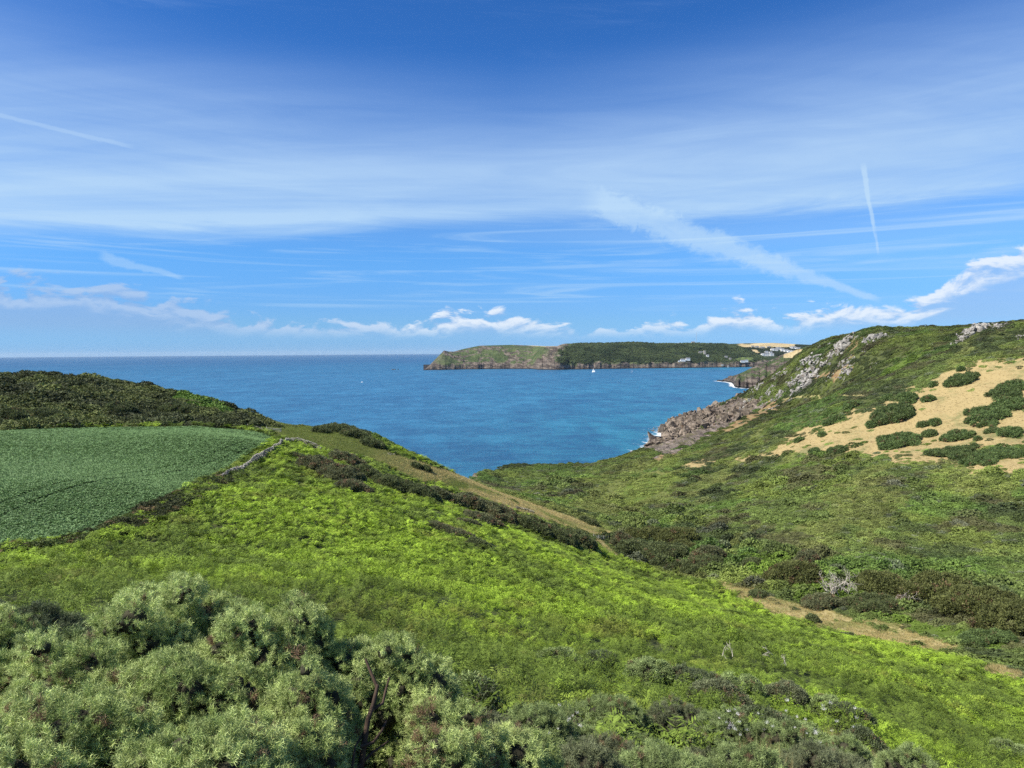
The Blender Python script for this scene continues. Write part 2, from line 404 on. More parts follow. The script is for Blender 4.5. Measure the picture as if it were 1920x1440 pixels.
# ------------------------------------------------------------------ tags
def tag(o, label=None, cat=None, group=None, kind=None):
    if label: o['label'] = label
    if cat: o['category'] = cat
    if group: o['group'] = group
    if kind: o['kind'] = kind
    return o
def link(o, parent=None):
    COL.objects.link(o)
    if parent is not None: o.parent = parent
    return o
def mesh_obj(name, V, Fc, mat=None, parent=None, smoothf=False, loc=None):
    me = bpy.data.meshes.new(name); me.from_pydata([tuple(v) for v in V], [], [tuple(f) for f in Fc])
    if mat: me.materials.append(mat)
    if smoothf: me.polygons.foreach_set('use_smooth', np.ones(len(me.polygons), bool))
    me.update(); o = bpy.data.objects.new(name, me)
    if loc is not None: o.location = loc
    return link(o, parent)
def fast_mesh(name, V, Q, mat=None):
    """V (n,3), Q (m,k) with k = 3 or 4"""
    me = bpy.data.meshes.new(name); V = np.asarray(V, np.float32); Q = np.asarray(Q, np.int32)
    me.vertices.add(len(V)); me.vertices.foreach_set('co', V.ravel())
    k = Q.shape[1]; me.loops.add(Q.size); me.loops.foreach_set('vertex_index', Q.ravel())
    me.polygons.add(len(Q)); me.polygons.foreach_set('loop_start', np.arange(0, Q.size, k, dtype=np.int32)); me.polygons.foreach_set('loop_total', np.full(len(Q), k, np.int32))
    if mat: me.materials.append(mat)
    me.update(calc_edges=True); return me
def grid_faces(nr, nc, wrap=False):
    i = np.arange(nr - 1)[:, None]; j = np.arange(nc if wrap else nc - 1)[None]
    j2 = (j + 1) % nc
    return np.stack([i * nc + j, i * nc + j2, (i + 1) * nc + j2, (i + 1) * nc + j], -1).reshape(-1, 4)
def color_attr(me, name, arr):
    a = me.attributes.new(name, 'FLOAT_COLOR', 'POINT'); a.data.foreach_set('color', np.asarray(arr, np.float32).ravel())

def stripes(x, y):
    s = fbm((x * .80 - y * .60) / 15 + 5, (x * .60 + y * .80) / 80, 4)
    return sst(.585, .63, s * .75 + fbm(x / 9, y / 9, 3) * .25) * sst(20, 70, x) * sst(150, 200, y) * (1 - sst(430, 560, y)) * .8
# ------------------------------------------------------------------ the land mesh
azs = np.concatenate([np.linspace(-180, -46, 40, endpoint=False), np.linspace(-46, 46, 760), np.linspace(46, 180, 41)[1:-1]])
rr = np.concatenate([[0.0, 0.6], np.exp(np.linspace(math.log(1.4), math.log(110), 260, endpoint=False)), np.exp(np.linspace(math.log(110), math.log(1500), 470))])
AZ, RR = np.meshgrid(np.radians(azs), rr)
GX, GY = RR * np.sin(AZ), RR * np.cos(AZ)
GZ = height(GX, GY)
sl_x, sl_y = GX.ravel(), GY.ravel()
m_dry = mask('dry', sl_x, sl_y, 3.2); m_tr = mask('track', sl_x, sl_y, 1.0); m_ol = mask('olive', sl_x, sl_y); m_br = mask('bright', sl_x, sl_y); m_ba = mask('bare', sl_x, sl_y)
m_crop = in_poly(sl_x, sl_y, _cp).astype(float)
rk, cdist = rockiness(sl_x, sl_y)
pth = np.zeros(len(sl_x))
for l in LINES['path']:
    w = np.clip(np.hypot(*l.mean(0)) / 900, 0.35, 0.6)
    b = (np.abs(sl_x - l[:, 0].mean()) < 200) & (np.abs(sl_y - l[:, 1].mean()) < 200)
    pth[b] = np.maximum(pth[b], 1 - sst(0.8 * w, 2.0 * w, seg_dist(sl_x[b], sl_y[b], l)))
wet = 1 - sst(1.5, 5.0, GZ.ravel() + (fbm(sl_x / 8, sl_y / 8, 2) - .5) * 3)

def terrain_mat():
    m, nt, out = new_mat('hillside_ground')
    def at(name):
        n = nt.nodes.new('ShaderNodeAttribute'); n.attribute_name = name; return n
    a1, a2 = at('cover'), at('cover2')
    dry, rock, crop = sep(N(nt, a1.outputs['Color'])); track = N(nt, a1.outputs['Alpha'])
    olive, bright, bare = sep(N(nt, a2.outputs['Color'])); wetn = N(nt, a2.outputs['Alpha'])
    tc = N(nt, nt.nodes.new('ShaderNodeTexCoord').outputs['Object'])
    n1, n2, n3 = noise(tc, 0.05, 5, 0.6), noise(tc, 0.35, 6, 0.65), noise(tc, 2.2, 6, 0.7)
    x, y, z = sep(tc)
    c = mix(nt, smooth(0.3, 0.7, n2), (0.045, 0.058, 0.020), (0.085, 0.098, 0.034))
    c = mix(nt, olive * 0.95, c, mix(nt, smooth(0.35, 0.65, n1 * 0.5 + n2 * 0.5), (0.085, 0.115, 0.028), (0.16, 0.165, 0.05)))
    c = mix(nt, bright * 0.8, c, (0.09, 0.135, 0.022))
    dryc = mix(nt, smooth(0.3, 0.7, n3), (0.262, 0.200, 0.092), (0.385, 0.305, 0.150))
    dryc = mix(nt, smooth(0.50, 0.64, n1 * .7 + n2 * .3), dryc, (0.185, 0.175, 0.075))
    dryc = mix(nt, smooth(0.60, 0.74, n2), dryc, (0.22, 0.14, 0.07))
    c = mix(nt, dry, c, dryc)
    c = mix(nt, track, c, mix(nt, smooth(0.42, 0.6, n2), (0.19, 0.185, 0.065), (0.40, 0.33, 0.16)))
    barec = mix(nt, smooth(0.4, 0.6, n2), (0.20, 0.115, 0.06), (0.26, 0.20, 0.10))
    c = mix(nt, bare * 0.85, c, barec)
    # rock: layered grey schist with brown stain, green ledges
    lay = noise(vec(nt, x * 0.12 + z * 0.10, y * 0.05, z * 0.5 + x * 0.12), 1.0, 8, 0.68, 0.6)
    rc = mix(nt, smooth(0.36, 0.64, lay), (0.085, 0.068, 0.058), (0.30, 0.245, 0.21))
    rc = mix(nt, smooth(0.50, 0.68, n1 * .45 + n2 * .55), rc, (0.18, 0.12, 0.085))
    rc = mix(nt, smooth(0.50, 0.60, n2 * 0.6 + n1 * .4) * smooth(7, 20, z) * 0.8, rc, (0.10, 0.10, 0.04))
    rc = mix(nt, wetn, rc, (0.035, 0.033, 0.03))
    c = mix(nt, rock, c, rc)
    cropc = mix(nt, smooth(0.3, 0.7, n2), (0.048, 0.088, 0.034), (0.062, 0.105, 0.042))
    c = mix(nt, crop, c, cropc)
    p = nt.nodes.new('ShaderNodeBsdfPrincipled'); nt.links.new(c.s, p.inputs['Base Color']); p.inputs['Roughness'].default_value = 0.9
    p.inputs['Specular IOR Level'].default_value = 0.12
    b1 = bump(nt, n3 + n2 * 1.0, 0.5, 0.16); b2 = bump(nt, lay * rock * 4.0, 1.0, 1.4, b1)
    nt.links.new(b2.s, p.inputs['Normal']); nt.links.new(p.outputs[0], out.inputs[0]); return m
M_TER = terrain_mat()
me = fast_mesh('hillside', np.stack([sl_x, sl_y, GZ.ravel()], 1), grid_faces(len(rr), len(azs), True)[:, ::-1], M_TER)
me.polygons.foreach_set('use_smooth', np.ones(len(me.polygons), bool))
color_attr(me, 'cover', np.stack([m_dry, rk, m_crop, np.maximum(m_tr, pth)], 1))
_st = stripes(sl_x, sl_y)
color_attr(me, 'cover2', np.stack([np.maximum(m_ol, _st), m_br, m_ba, wet], 1))
hill = bpy.data.objects.new('hillside', me); link(hill); tag(hill, 'green coastal valley slopes falling to the sea', kind='structure')

# ------------------------------------------------------------------ the sea
def sea_mat():
    m, nt, out = new_mat('sea_water')
    tc = N(nt, nt.nodes.new('ShaderNodeTexCoord').outputs['Object']); x, y, z = sep(tc)
    d = (x * x + y * y).pow(0.5)
    v = vec(nt, x * 0.0014, y * 0.0006, 0)
    pat = noise(v, 1.0, 6, 0.62, 0.6)
    chop = noise(vec(nt, x * 0.030, y * 0.075, 0), 1.0, 7, 0.80)
    chop2 = noise(vec(nt, x * 0.020, y * 0.014, 5), 1.0, 6, 0.78)
    chop3 = noise(vec(nt, x * 0.006, y * 0.0026, 6), 1.0, 6, 0.80)
    swell = noise(vec(nt, x * 0.005 - y * 0.002, y * 0.022, 2), 1.0, 4, 0.6, 0.4)
    a = N(nt, nt.nodes.new('ShaderNodeAttribute').outputs['Fac']); a.s.node.attribute_name = 'shoal'
    c = mix(nt, smooth(2500, 9000, d), (0.028, 0.150, 0.275), (0.012, 0.070, 0.175))
    c = mix(nt, smooth(0.42, 0.66, pat) * 0.45, c, (0.034, 0.155, 0.275))
    c = mix(nt, smooth(0.55, 0.72, pat).inv() * 0.0 + a, c, (0.020, 0.215, 0.285))
    c = mix(nt, smooth(0.42, 0.58, chop * 0.30 + chop2 * 0.36 + chop3 * 0.24 + swell * 0.10).inv() * 1.0, c, (0.012, 0.080, 0.175))
    f = N(nt, nt.nodes.new('ShaderNodeAttribute').outputs['Fac']); f.s.node.attribute_name = 'foam'
    fn = noise(vec(nt, x * 0.10, y * 0.045, 1), 1.0, 7, 0.72, 1.0)
    foam = smooth(0.50, 0.62, fn * 0.62 + f * 0.36) * smooth(0.05, 0.3, f)
    caps = smooth(0.80, 0.84, noise(vec(nt, x * 0.05, y * 0.03, 7), 1.0, 4, 0.6)) * 0.5
    c = mix(nt, smooth(0.52, 0.62, chop2 * 0.5 + chop3 * 0.5) * 0.4, c, (0.045, 0.19, 0.33))
    c = mix(nt, foam.max(caps), c, (0.78, 0.82, 0.84))
    p = nt.nodes.new('ShaderNodeBsdfPrincipled'); nt.links.new(c.s, p.inputs['Base Color'])
    rg = smooth(200, 6000, d) * 0.14 + 0.30 + foam * 0.4; nt.links.new(rg.s, p.inputs['Roughness'])
    p.inputs['IOR'].default_value = 1.33; p.inputs['Specular IOR Level'].default_value = 0.28
    b = bump(nt, noise(vec(nt, x * 0.35, y * 0.42, 0), 1.0, 5, 0.7), 0.9, 1.1); b = bump(nt, chop, 0.8, 4.0, b)
    nt.links.new(b.s, p.inputs['Normal']); nt.links.new(p.outputs[0], out.inputs[0]); return m
saz = np.radians(np.concatenate([np.linspace(-180, -50, 30, endpoint=False), np.linspace(-50, 50, 500), np.linspace(50, 180, 31)[1:-1]]))
srr = np.concatenate([[0.0], np.linspace(120, 1100, 250), np.exp(np.linspace(math.log(1110), math.log(5200), 240)), np.exp(np.linspace(math.log(5300), math.log(46000), 60))])
SA, SR = np.meshgrid(saz, srr); SX, SY = (SR * np.sin(SA)).ravel(), (SR * np.cos(SA)).ravel()
# ------------------------------------------------------------------ far headlands across the bay
def interp(x, pts):
    pts = np.array(pts, float); return np.interp(x, pts[:, 0], pts[:, 1])
def hor(px): return 660.0 - (px - 960) * 0.0073
def px_of(x, y): return 960 + FPX * x / (y * math.cos(PITCH))
# (1) the long wooded headland 3.8 km off
H1_TOP = [(770,700),(797,693),(808,682),(822,668),(833,657),(842,659),(852,659),(866,655),(885,651),(900,648),(960,646.5),(1000,648),(1020,649),(1045,649),(1052,646),(1060,644),(1100,643.5),(1160,642.5),(1190,641.5),(1230,643.5),(1300,643),(1350,644),(1372,646),(1395,652),(1412,661),(1440,672),(1480,684)]
H1_C = [(770,3720),(800,3720),(870,3800),(960,3830),(1000,3760),(1012,3620),(1040,3560),(1080,3620),(1200,3720),(1300,3780),(1400,3840),(1500,3900)]
H1_W = [(770,60),(795,80),(835,240),(870,420),(900,520),(1000,560),(1045,430),(1060,420),(1200,560),(1380,700),(1500,700)]
def far_height(x, y):
    px = px_of(x, y); yc = interp(px, H1_C) + (fbm(px / 14, px * 0 + 3, 4) - .5) * 46
    w = interp(px, H1_W); t = (y - yc)
    zt = EYE - (interp(px, H1_TOP) - hor(px)) / FPX * (yc + w)
    zt = np.maximum(zt, 6)
    u = np.clip(t / w, 0, 1.0)
    cl = 12 + 16 * fbm(px / 12, px * 0, 3)
    crag = np.exp(-((px - 1035) / 20) ** 2)
    prof = np.minimum(t * 1.15, cl) + np.maximum(zt - cl, 0) * np.clip(u, 0, 1) ** (0.80 - 0.2 * crag) * (u > 0)
    prof = np.minimum(prof, zt)
    rough = (ridge(x / 75, y / 75 + x / 300, 5) - .55) * (26 + 30 * crag) * sst(0, 50, t) * (1 - sst(0.55, 0.97, u)) * np.clip(zt / 80, .2, 1)
    back = np.clip((t - w) / 900, 0, 1)
    z = prof + rough - 26 * back
    return np.where(t < 0, np.maximum(t * .2, -8), np.maximum(z, 0.5)), t, u
pxs = np.linspace(794, 1500, 900); ts = np.concatenate([np.linspace(-60, 760, 190), np.linspace(780, 1700, 14)])
PXg, Tg = np.meshgrid(pxs, ts); Yg = interp(PXg, H1_C) + Tg; Xg = (PXg - 960) / FPX * Yg * math.cos(PITCH)
Zg, tg, ug = far_height(Xg, Yg)
wood = sst(1050, 1064, PXg + (fbm(Xg / 60, Yg / 60, 3) - .5) * 40 - (ug - .4) * 30) * sst(26, 40, Zg + (fbm(Xg / 50, Yg / 50, 3) - .5) * 30)
wood = wood * (1 - (ug > 0.99) * sst(1180, 1260, PXg) * (1 - sst(1345, 1360, PXg)) * 0)
crag_m = np.exp(-((PXg - 1030 - (Zg - 60) * 0.22) / 11) ** 2) * sst(10, 30, Zg)
rock1 = np.clip(1 - sst(16, 34, Zg + (fbm(Xg / 45, Yg / 45, 3) - .5) * 26) + crag_m * 0.9 + (1 - sst(800, 848, PXg + (fbm(Xg / 30, Yg / 30, 3) - .5) * 40)) * .8 + 0.9 * sst(0.67, 0.74, ridge(Xg / 70, Yg / 70, 4)) * (1 - wood), 0, 1)
def ell(px, py_, rx, ry):  # a field on the far land, found by where it lies
    return px, py_, rx, ry
def far_mat(name):
    m, nt, out = new_mat(name)
    a = nt.nodes.new('ShaderNodeAttribute'); a.attribute_name = 'cover'; r, g, b = sep(N(nt, a.outputs['Color'])); al = N(nt, a.outputs['Alpha'])
    tc = N(nt, nt.nodes.new('ShaderNodeTexCoord').outputs['Object']); x, y, z = sep(tc)
    n1, n2 = noise(tc, 0.006, 5, .6), noise(tc, 0.03, 6, .68)
    c = mix(nt, smooth(.42, .60, n1 * .5 + n2 * .5), (0.050, 0.074, 0.030), (0.090, 0.118, 0.048))
    c = mix(nt, smooth(.56, .66, n2) * .7, c, (0.14, 0.135, 0.070))
    c = mix(nt, r, c, mix(nt, smooth(.35, .65, n2), (0.018, 0.032, 0.014), (0.042, 0.062, 0.024)))
    lay = noise(vec(nt, x * 0.030 + z * .02, y * 0.01, z * 0.09 + x * .012), 1.0, 7, .72, .8)
    rc = mix(nt, smooth(.4, .62, lay), (0.060, 0.048, 0.042), (0.20, 0.165, 0.135))
    rc = mix(nt, smooth(2.0, 7.0, z).inv(), rc, (0.025, 0.024, 0.024))
    c = mix(nt, g, c, rc); c = mix(nt, b, c, mix(nt, smooth(.4, .6, n1), (0.40, 0.30, 0.15), (0.50, 0.41, 0.24))); c = mix(nt, al, c, (0.11, 0.15, 0.05))
    p = nt.nodes.new('ShaderNodeBsdfPrincipled'); nt.links.new(c.s, p.inputs['Base Color']); p.inputs['Roughness'].default_value = .95; p.inputs['Specular IOR Level'].default_value = 0.1
    nt.links.new(bump(nt, n2 + lay * .6, 1.0, 14.0).s, p.inputs['Normal']); nt.links.new(p.outputs[0], out.inputs[0]); return m
M_FAR = far_mat('far_land')
def land(name, X, Y, Z, cov, label):
    me = fast_mesh(name, np.stack([X.ravel(), Y.ravel(), Z.ravel()], 1), grid_faces(*X.shape), M_FAR)
    me.polygons.foreach_set('use_smooth', np.ones(len(me.polygons), bool)); color_attr(me, 'cover', np.stack([c.ravel() for c in cov], 1))
    o = bpy.data.objects.new(name, me); link(o); return tag(o, label, kind='structure')
tan1 = (tg > interp(PXg, H1_W) * 0.97) * (sst(1210, 1230, PXg) * (1 - sst(1340, 1350, PXg)) + sst(985, 1000, PXg) * (1 - sst(1040, 1046, PXg)))
_,_pyg = proj(Xg, Yg, Zg)
grn1 = (((PXg - 1397) / 16) ** 2 + ((Zg - 42) / 11) ** 2 < 1) * 1.0
scr1 = (((PXg - 1322) / 8) ** 2 + ((Zg - 34) / 16) ** 2 < 1) + ((PXg > 1350) & (Zg < 26))
wood = wood * (1 - grn1) * (1 - tan1) * (1 - 0.6 * scr1); rock1 = rock1 * (1 - grn1)
land('headland', Xg, Yg, Zg, (wood, rock1, tan1, grn1), 'long rocky headland across the bay, bare at its tip')
# (2) farmland and village slope behind, about 5.4 km off
H2_TOP = [(1280,650),(1340,646),(1375,644.5),(1400,643.5),(1450,643),(1500,645.5),(1530,647),(1600,648),(1700,650)]
px2 = np.linspace(1290, 1720, 330); t2 = np.linspace(-100, 2200, 130)
P2, T2 = np.meshgrid(px2, t2); Y2 = 4500 + T2; X2 = (P2 - 960) / FPX * Y2 * math.cos(PITCH)
zt2 = EYE - (interp(P2, H2_TOP) - hor(P2)) / FPX * 6500
def h2(x, y):
    px = px_of(x, y); t = y - 4500; zt = EYE - (interp(px, H2_TOP) - hor(px)) / FPX * 6500
    return -5 + (zt + 5) * np.clip((t + 100) / 2100, 0, 1) ** 0.42 + (fbm(x / 220, y / 260, 3) - .5) * 30 * np.clip(t / 500, 0, 1) * (1 - np.clip((t - 1300) / 700, 0, 1))
Z2 = h2(X2, Y2); px_, py2 = proj(X2, Y2, Z2)
tan2 = sst(-.5, .5, 651.5 + (P2 - 1450) * -0.004 - py2 + (fbm(P2 / 15, T2 / 300, 2) - .5) * 3) * (1 - sst(1487, 1497, P2)) * sst(1380, 1392, P2)
tan2 = np.maximum(tan2, (np.abs(py2 - 659) < 3.5) * (np.abs(P2 - 1418 - (py2 - 659) * 1.6) < 6))
tan2 = tan2 * (fbm(X2 / 90, Y2 / 300, 2) < .66)
wood2 = (1 - tan2)
land('inland_hill', X2, Y2, Z2, (wood2, 0 * P2, tan2, 0 * P2), 'inland hill with ripe fields above the village')
# (3) the nearer rocky point on the right, about 1.9 km off
H3_TOP = [(1352,713),(1368,707),(1382,702),(1395,697),(1410,689),(1430,681),(1448,674),(1465,666),(1480,661),(1510,650),(1560,640),(1650,630)]
px3 = np.linspace(1345, 1660, 300); t3 = np.concatenate([np.linspace(-30, 330, 150), np.linspace(340, 700, 12)])
P3, T3 = np.meshgrid(px3, t3)
C3 = [(1345,2120),(1360,2060),(1372,2000),(1376,1900),(1378,1780),(1385,1730),(1400,1700),(1450,1650),(1660,1500)]
def h3(px, t, x, y):
    w = interp(px, [(1345, 14), (1368, 30), (1400, 150), (1450, 260), (1660, 320)])
    zt = np.maximum(EYE - (interp(px, H3_TOP) - hor(px)) / FPX * (interp(px, C3) + w), 3)
    z = np.minimum(t * .9, 9 + 6 * fbm(px / 6, px * 0, 2)); z = z + np.maximum(zt - z, 0) * np.clip(t / w, 0, 1) ** .85
    z = np.minimum(z, zt) + (ridge(x / 22, y / 30, 4) - .5) * 9 * sst(0, 20, t) * (1 - sst(.7, 1, t / w)) - np.maximum(t - w, 0) * .12
    return np.where(t < 0, np.maximum(t * .2, -6), z)
Y3 = interp(P3, C3) + T3 + (fbm(P3 / 5, P3 * 0 + 9, 3) - .5) * 40 * (P3 < 1500); X3 = (P3 - 960) / FPX * Y3 * math.cos(PITCH)
Z3 = h3(P3, T3, X3, Y3)
rock3 = np.clip(1 - sst(10, 30, Z3 + (fbm(X3 / 20, Y3 / 20, 3) - .5) * 30) + sst(.66, .72, ridge(X3 / 28, Y3 / 28, 4)), 0, 1)
_, py3 = proj(X3, Y3, Z3)
tan3 = ((np.abs(P3 - 1492) < 22) & (py3 < 671) & (py3 > 655)) * 1.0
land('rocky_point', X3, Y3, Z3, (0 * P3 + 0.25, rock3, tan3, 0 * P3), 'rocky grassy point jutting into the bay behind the near cliff')

# ------------------------------------------------------------------ sea surface with shallows and breakers along the rocks
b = (SY > 200) & (SY < 1200)
sd = np.full(len(SX), 999.0); sd[b] = seg_dist(SX[b], SY[b], COAST)
foam = np.exp(-np.maximum(sd - 4, 0) / 22) * (0.7 + 0.9 * fbm(SX / 40, SY / 40, 2)) * (SX > 70) * b
P3c = np.array([((p - 960) / FPX * y * math.cos(PITCH), y) for p, y in C3]); b3 = (SY > 1400) & (SY < 2500)
d3 = np.full(len(SX), 999.0); d3[b3] = seg_dist(SX[b3], SY[b3], P3c); foam = np.maximum(foam, np.exp(-np.maximum(d3 - 8, 0) / 9) * .8)
spx = np.where(SY > 100, px_of(SX, np.maximum(SY, 100)), 0)
d1 = interp(spx, H1_C) - SY; foam = np.maximum(foam, np.exp(-np.abs(d1 - 12) / 10) * (spx > 780) * (spx < 1420) * .75)
shoal = np.exp(-np.maximum(sd, 0) / 110) * .55 + sst(3000, 3600, SY) * sst(1150, 1350, spx) * .62 + sst(300, 900, SY) * sst(700, 1300, spx) * (1 - sst(1500, 3000, SY)) * .30
me = fast_mesh('sea', np.stack([SX, SY, 0 * SX], 1), grid_faces(len(srr), len(saz), True)[:, ::-1], sea_mat())
for nm, arr in (('foam', foam), ('shoal', np.clip(shoal, 0, .7))):
    a = me.attributes.new(nm, 'FLOAT', 'POINT'); a.data.foreach_set('value', arr.astype(np.float32))
sea = bpy.data.objects.new('sea', me); link(sea); tag(sea, 'blue sea of the bay with small waves', kind='structure')
# ------------------------------------------------------------------ foliage materials (colour varies per plant through the 'tint' attribute)
def leaf_mat(name, rough=0.7, trans=0.25, spec=0.2, var=0.25):
    m, nt, out = new_mat(name)
    a = nt.nodes.new('ShaderNodeAttribute'); a.attribute_type = 'INSTANCER'; a.attribute_name = 'tint'
    c = N(nt, a.outputs['Color'])
    g = nt.nodes.new('ShaderNodeNewGeometry'); rnd = N(nt, g.outputs['Random Per Island'])
    h = nt.nodes.new('ShaderNodeHueSaturation'); nt.links.new(c.s, h.inputs['Color'])
    nt.links.new((rnd * (2 * var) + (1 - var)).s, h.inputs['Value'])
    d = nt.nodes.new('ShaderNodeBsdfPrincipled'); nt.links.new(h.outputs[0], d.inputs['Base Color']); d.inputs['Roughness'].default_value = rough
    d.inputs['Specular IOR Level'].default_value = spec
    if trans:
        t = nt.nodes.new('ShaderNodeBsdfTranslucent'); nt.links.new(h.outputs[0], t.inputs['Color'])
        ms = nt.nodes.new('ShaderNodeMixShader'); ms.inputs[0].default_value = trans
        nt.links.new(d.outputs[0], ms.inputs[1]); nt.links.new(t.outputs[0], ms.inputs[2]); nt.links.new(ms.outputs[0], out.inputs[0])
    else: nt.links.new(d.outputs[0], out.inputs[0])
    return m
M_LEAF = leaf_mat('scrub_leaves'); M_FERN = leaf_mat('bracken_fronds', trans=0.22, var=0.3); M_SPINE = leaf_mat('gorse_spines', trans=0.12, rough=0.6, spec=0.3)
M_CROP = leaf_mat('crop_leaves', trans=0.2, spec=0.3); M_GRASS = leaf_mat('grass_blades', trans=0.35)
M_WOOD = simple_mat('gorse_wood', (0.060, 0.040, 0.028), 0.9, 0.35, 14, bmp=0.004)
M_DEAD = simple_mat('dead_wood', (0.44, 0.40, 0.35), 0.9, 0.25, 8)
M_CORE = simple_mat('shaded_core', (0.034, 0.032, 0.019), 0.95, 0.5, 12, bmp=0.05)  # shade among the inner twigs put into one dark colour

# ------------------------------------------------------------------ foliage templates (kept outside the scene, used through geometry nodes)
def rnd_dir(n, g, zmin=-1.0):
    z = g.uniform(zmin, 1, n); a = g.uniform(0, 2 * math.pi, n); r = np.sqrt(1 - z * z)
    return np.stack([r * np.cos(a), r * np.sin(a), z], 1)
def unit(v): return v / (np.linalg.norm(v, axis=-1, keepdims=True) + 1e-9)
def tris_mesh(name, c, u, v, mat, quad=False):
    """leaf faces with middle c, half-length u and half-width v"""
    if quad: V = np.stack([c - u, c + v * 0.8 - u * .1, c + u, c - v * .8 - u * .1], 1); k = 4
    else: V = np.stack([c - u - v * .6, c - u + v * .6, c + u], 1); k = 3
    return fast_mesh(name, V.reshape(-1, 3), np.arange(len(c) * k).reshape(-1, k), mat)
def gorse_spray(seed):
    g = np.random.default_rng(seed); C, U, V = [], [], []
    shoots = [(np.zeros(3), np.array([0, 0, 1.0]), 1.0)]
    for i in range(7):
        d = unit(np.array([math.cos(i * 2.4 + seed), math.sin(i * 2.4 + seed), g.uniform(.75, 1.6)]))
        shoots.append((np.array([0, 0, 0.12 + .085 * i]), d, g.uniform(.38, .62)))
    for o, d, L in shoots:
        n = int(15 * L) + 4
        for j in range(n):
            t = (j + .5) / n; a = j * 2.4 + seed; s1 = unit(np.cross(d, [0.3, 0.5, 0.1])); s2 = np.cross(d, s1)
            sp = unit(d * 0.75 + (s1 * math.cos(a) + s2 * math.sin(a)) * 0.9); ln = 0.175 * (1.15 - .4 * t) * g.uniform(.8, 1.2)
            w = unit(np.cross(sp, g.normal(size=3))) * 0.034
            C.append(o + d * L * t + sp * ln); U.append(sp * ln); V.append(w)
        w = unit(np.cross(d, g.normal(size=3))) * 0.02; C.append(o + d * L * .5); U.append(d * L * .5); V.append(w)
    return tris_mesh('gorse_spray', np.array(C), np.array(U), np.array(V), M_SPINE)
def tuft(seed, n=46, leaf=0.26, wide=.35, mat=None, name='leaf_tuft'):
    """bunch of leaves pointing outward, unit size"""
    g = np.random.default_rng(seed); d = rnd_dir(n, g, -0.1); d = unit(d + [0, 0, .35]); r = g.uniform(.25, .85, (n, 1))
    c = d * r; u = unit(d + g.normal(size=(n, 3)) * .45) * leaf * g.uniform(.7, 1.2, (n, 1)); v = unit(np.cross(u, g.normal(size=(n, 3)))) * leaf * wide
    return tris_mesh(name, c, u, v, mat or M_LEAF, True)
def dome(seed, n=420, leaf=0.10, lob=9, flat=0.62):
    """a small rounded bush of leaf faces over several lobes, radius 1"""
    g = np.random.default_rng(seed); cs = rnd_dir(lob, g, 0.0) * g.uniform(.35, .62, (lob, 1)) * [1, 1, flat]; cs[0] = (0, 0, .3)
    rs = g.uniform(.30, .50, lob); k = g.integers(0, lob, n * 3); d = unit(rnd_dir(n * 3, g, -.25) + [0, 0, .15]); p = cs[k] + d * rs[k][:, None] * g.uniform(.86, 1.06, (n * 3, 1))
    inside = (np.linalg.norm(p[:, None] - cs[None], axis=2) < rs[None] * .84).any(1) | (p[:, 2] < -.12)
    p, d = p[~inside][:n], d[~inside][:n]; m = len(p)
    u = unit(d + g.normal(size=(m, 3)) * .9) * leaf * g.uniform(.7, 1.3, (m, 1)); v = unit(np.cross(u, d + g.normal(size=(m, 3)) * .4)) * leaf * .8
    return tris_mesh('bush_dome', p, u, v, M_LEAF, True)
def fern(seed, pairs, fronds=7, near=True):
    """bracken plant: arching triangular fronds with side leaflets, about 1 tall"""
    g = np.random.default_rng(seed); C, U, V = [], [], []
    for f in range(fronds):
        a = f * 2 * math.pi / fronds + g.uniform(-.4, .4); out = np.array([math.cos(a), math.sin(a), 0]); side = np.array([-out[1], out[0], 0]); L = g.uniform(.55, .85); h0 = g.uniform(.45, .75)
        for j in range(pairs):
            t = (j + .5) / pairs
            q = out * (t * L) + np.array([0, 0, h0 + .34 * math.sin(t * 2.4) - .30 * t * t]) ; dirc = unit(out + np.array([0, 0, .8 * math.cos(t * 2.4) - .7 * t]))
            wl = (1 - t) ** .8 * .30 + .03
            for s in (-1, 1):
                u = unit(side * s + dirc * .45 + np.array([0, 0, g.uniform(-.25, .2)])) * wl * .5
                v = unit(np.cross(u, [0.1, 0.05, 1])) * (L / pairs) * .42
                C.append(q + u); U.append(u); V.append(v)
    return tris_mesh('bracken_plant', np.array(C), np.array(U), np.array(V), M_FERN, True)
def cropplant(seed):
    g = np.random.default_rng(seed); n = 14; a = np.arange(n) * 2.4; t = np.linspace(.25, 1, n)[:, None]
    out = np.stack([np.cos(a), np.sin(a), 0 * a], 1); c = out * t * .5 + [0, 0, .45] + np.array([0, 0, 1]) * (1 - t) * .5
    u = unit(out + np.array([0, 0, 1]) * (1.1 - t)) * .36; v = unit(np.cross(u, [0, 0, 1])) * .26
    return tris_mesh('crop_plant', c, u, v + g.normal(size=(n, 3)) * .04, M_CROP, True)
def grasstuft(seed):
    g = np.random.default_rng(seed); n = 22; d = unit(rnd_dir(n, g, .2) + [0, 0, .9]); r = g.normal(size=(n, 3)) * [.3, .3, 0]
    u = d * g.uniform(.3, .55, (n, 1)); v = unit(np.cross(u, g.normal(size=(n, 3)))) * .05
    return tris_mesh('grass_tuft', r + u, u, v, M_GRASS)
def templates(name, meshes):
    c = bpy.data.collections.new(name)
    for i, m in enumerate(meshes): c.objects.link(bpy.data.objects.new(name, m))
    return c
T_SPRAY = templates('gorse_spray', [gorse_spray(s) for s in range(4)])
T_TUFT = templates('leaf_tuft', [tuft(s) for s in range(4)])
T_TUFTF = templates('fine_tuft', [tuft(s + 20, 60, .17, .38, M_SPINE) for s in range(4)])
T_DOME = templates('bush_dome', [dome(s) for s in range(6)])
T_FERNN = templates('fern_near', [fern(s, 8, 6) for s in range(4)])
T_FERNF = templates('fern_far', [fern(s + 9, 4, 7) for s in range(3)])
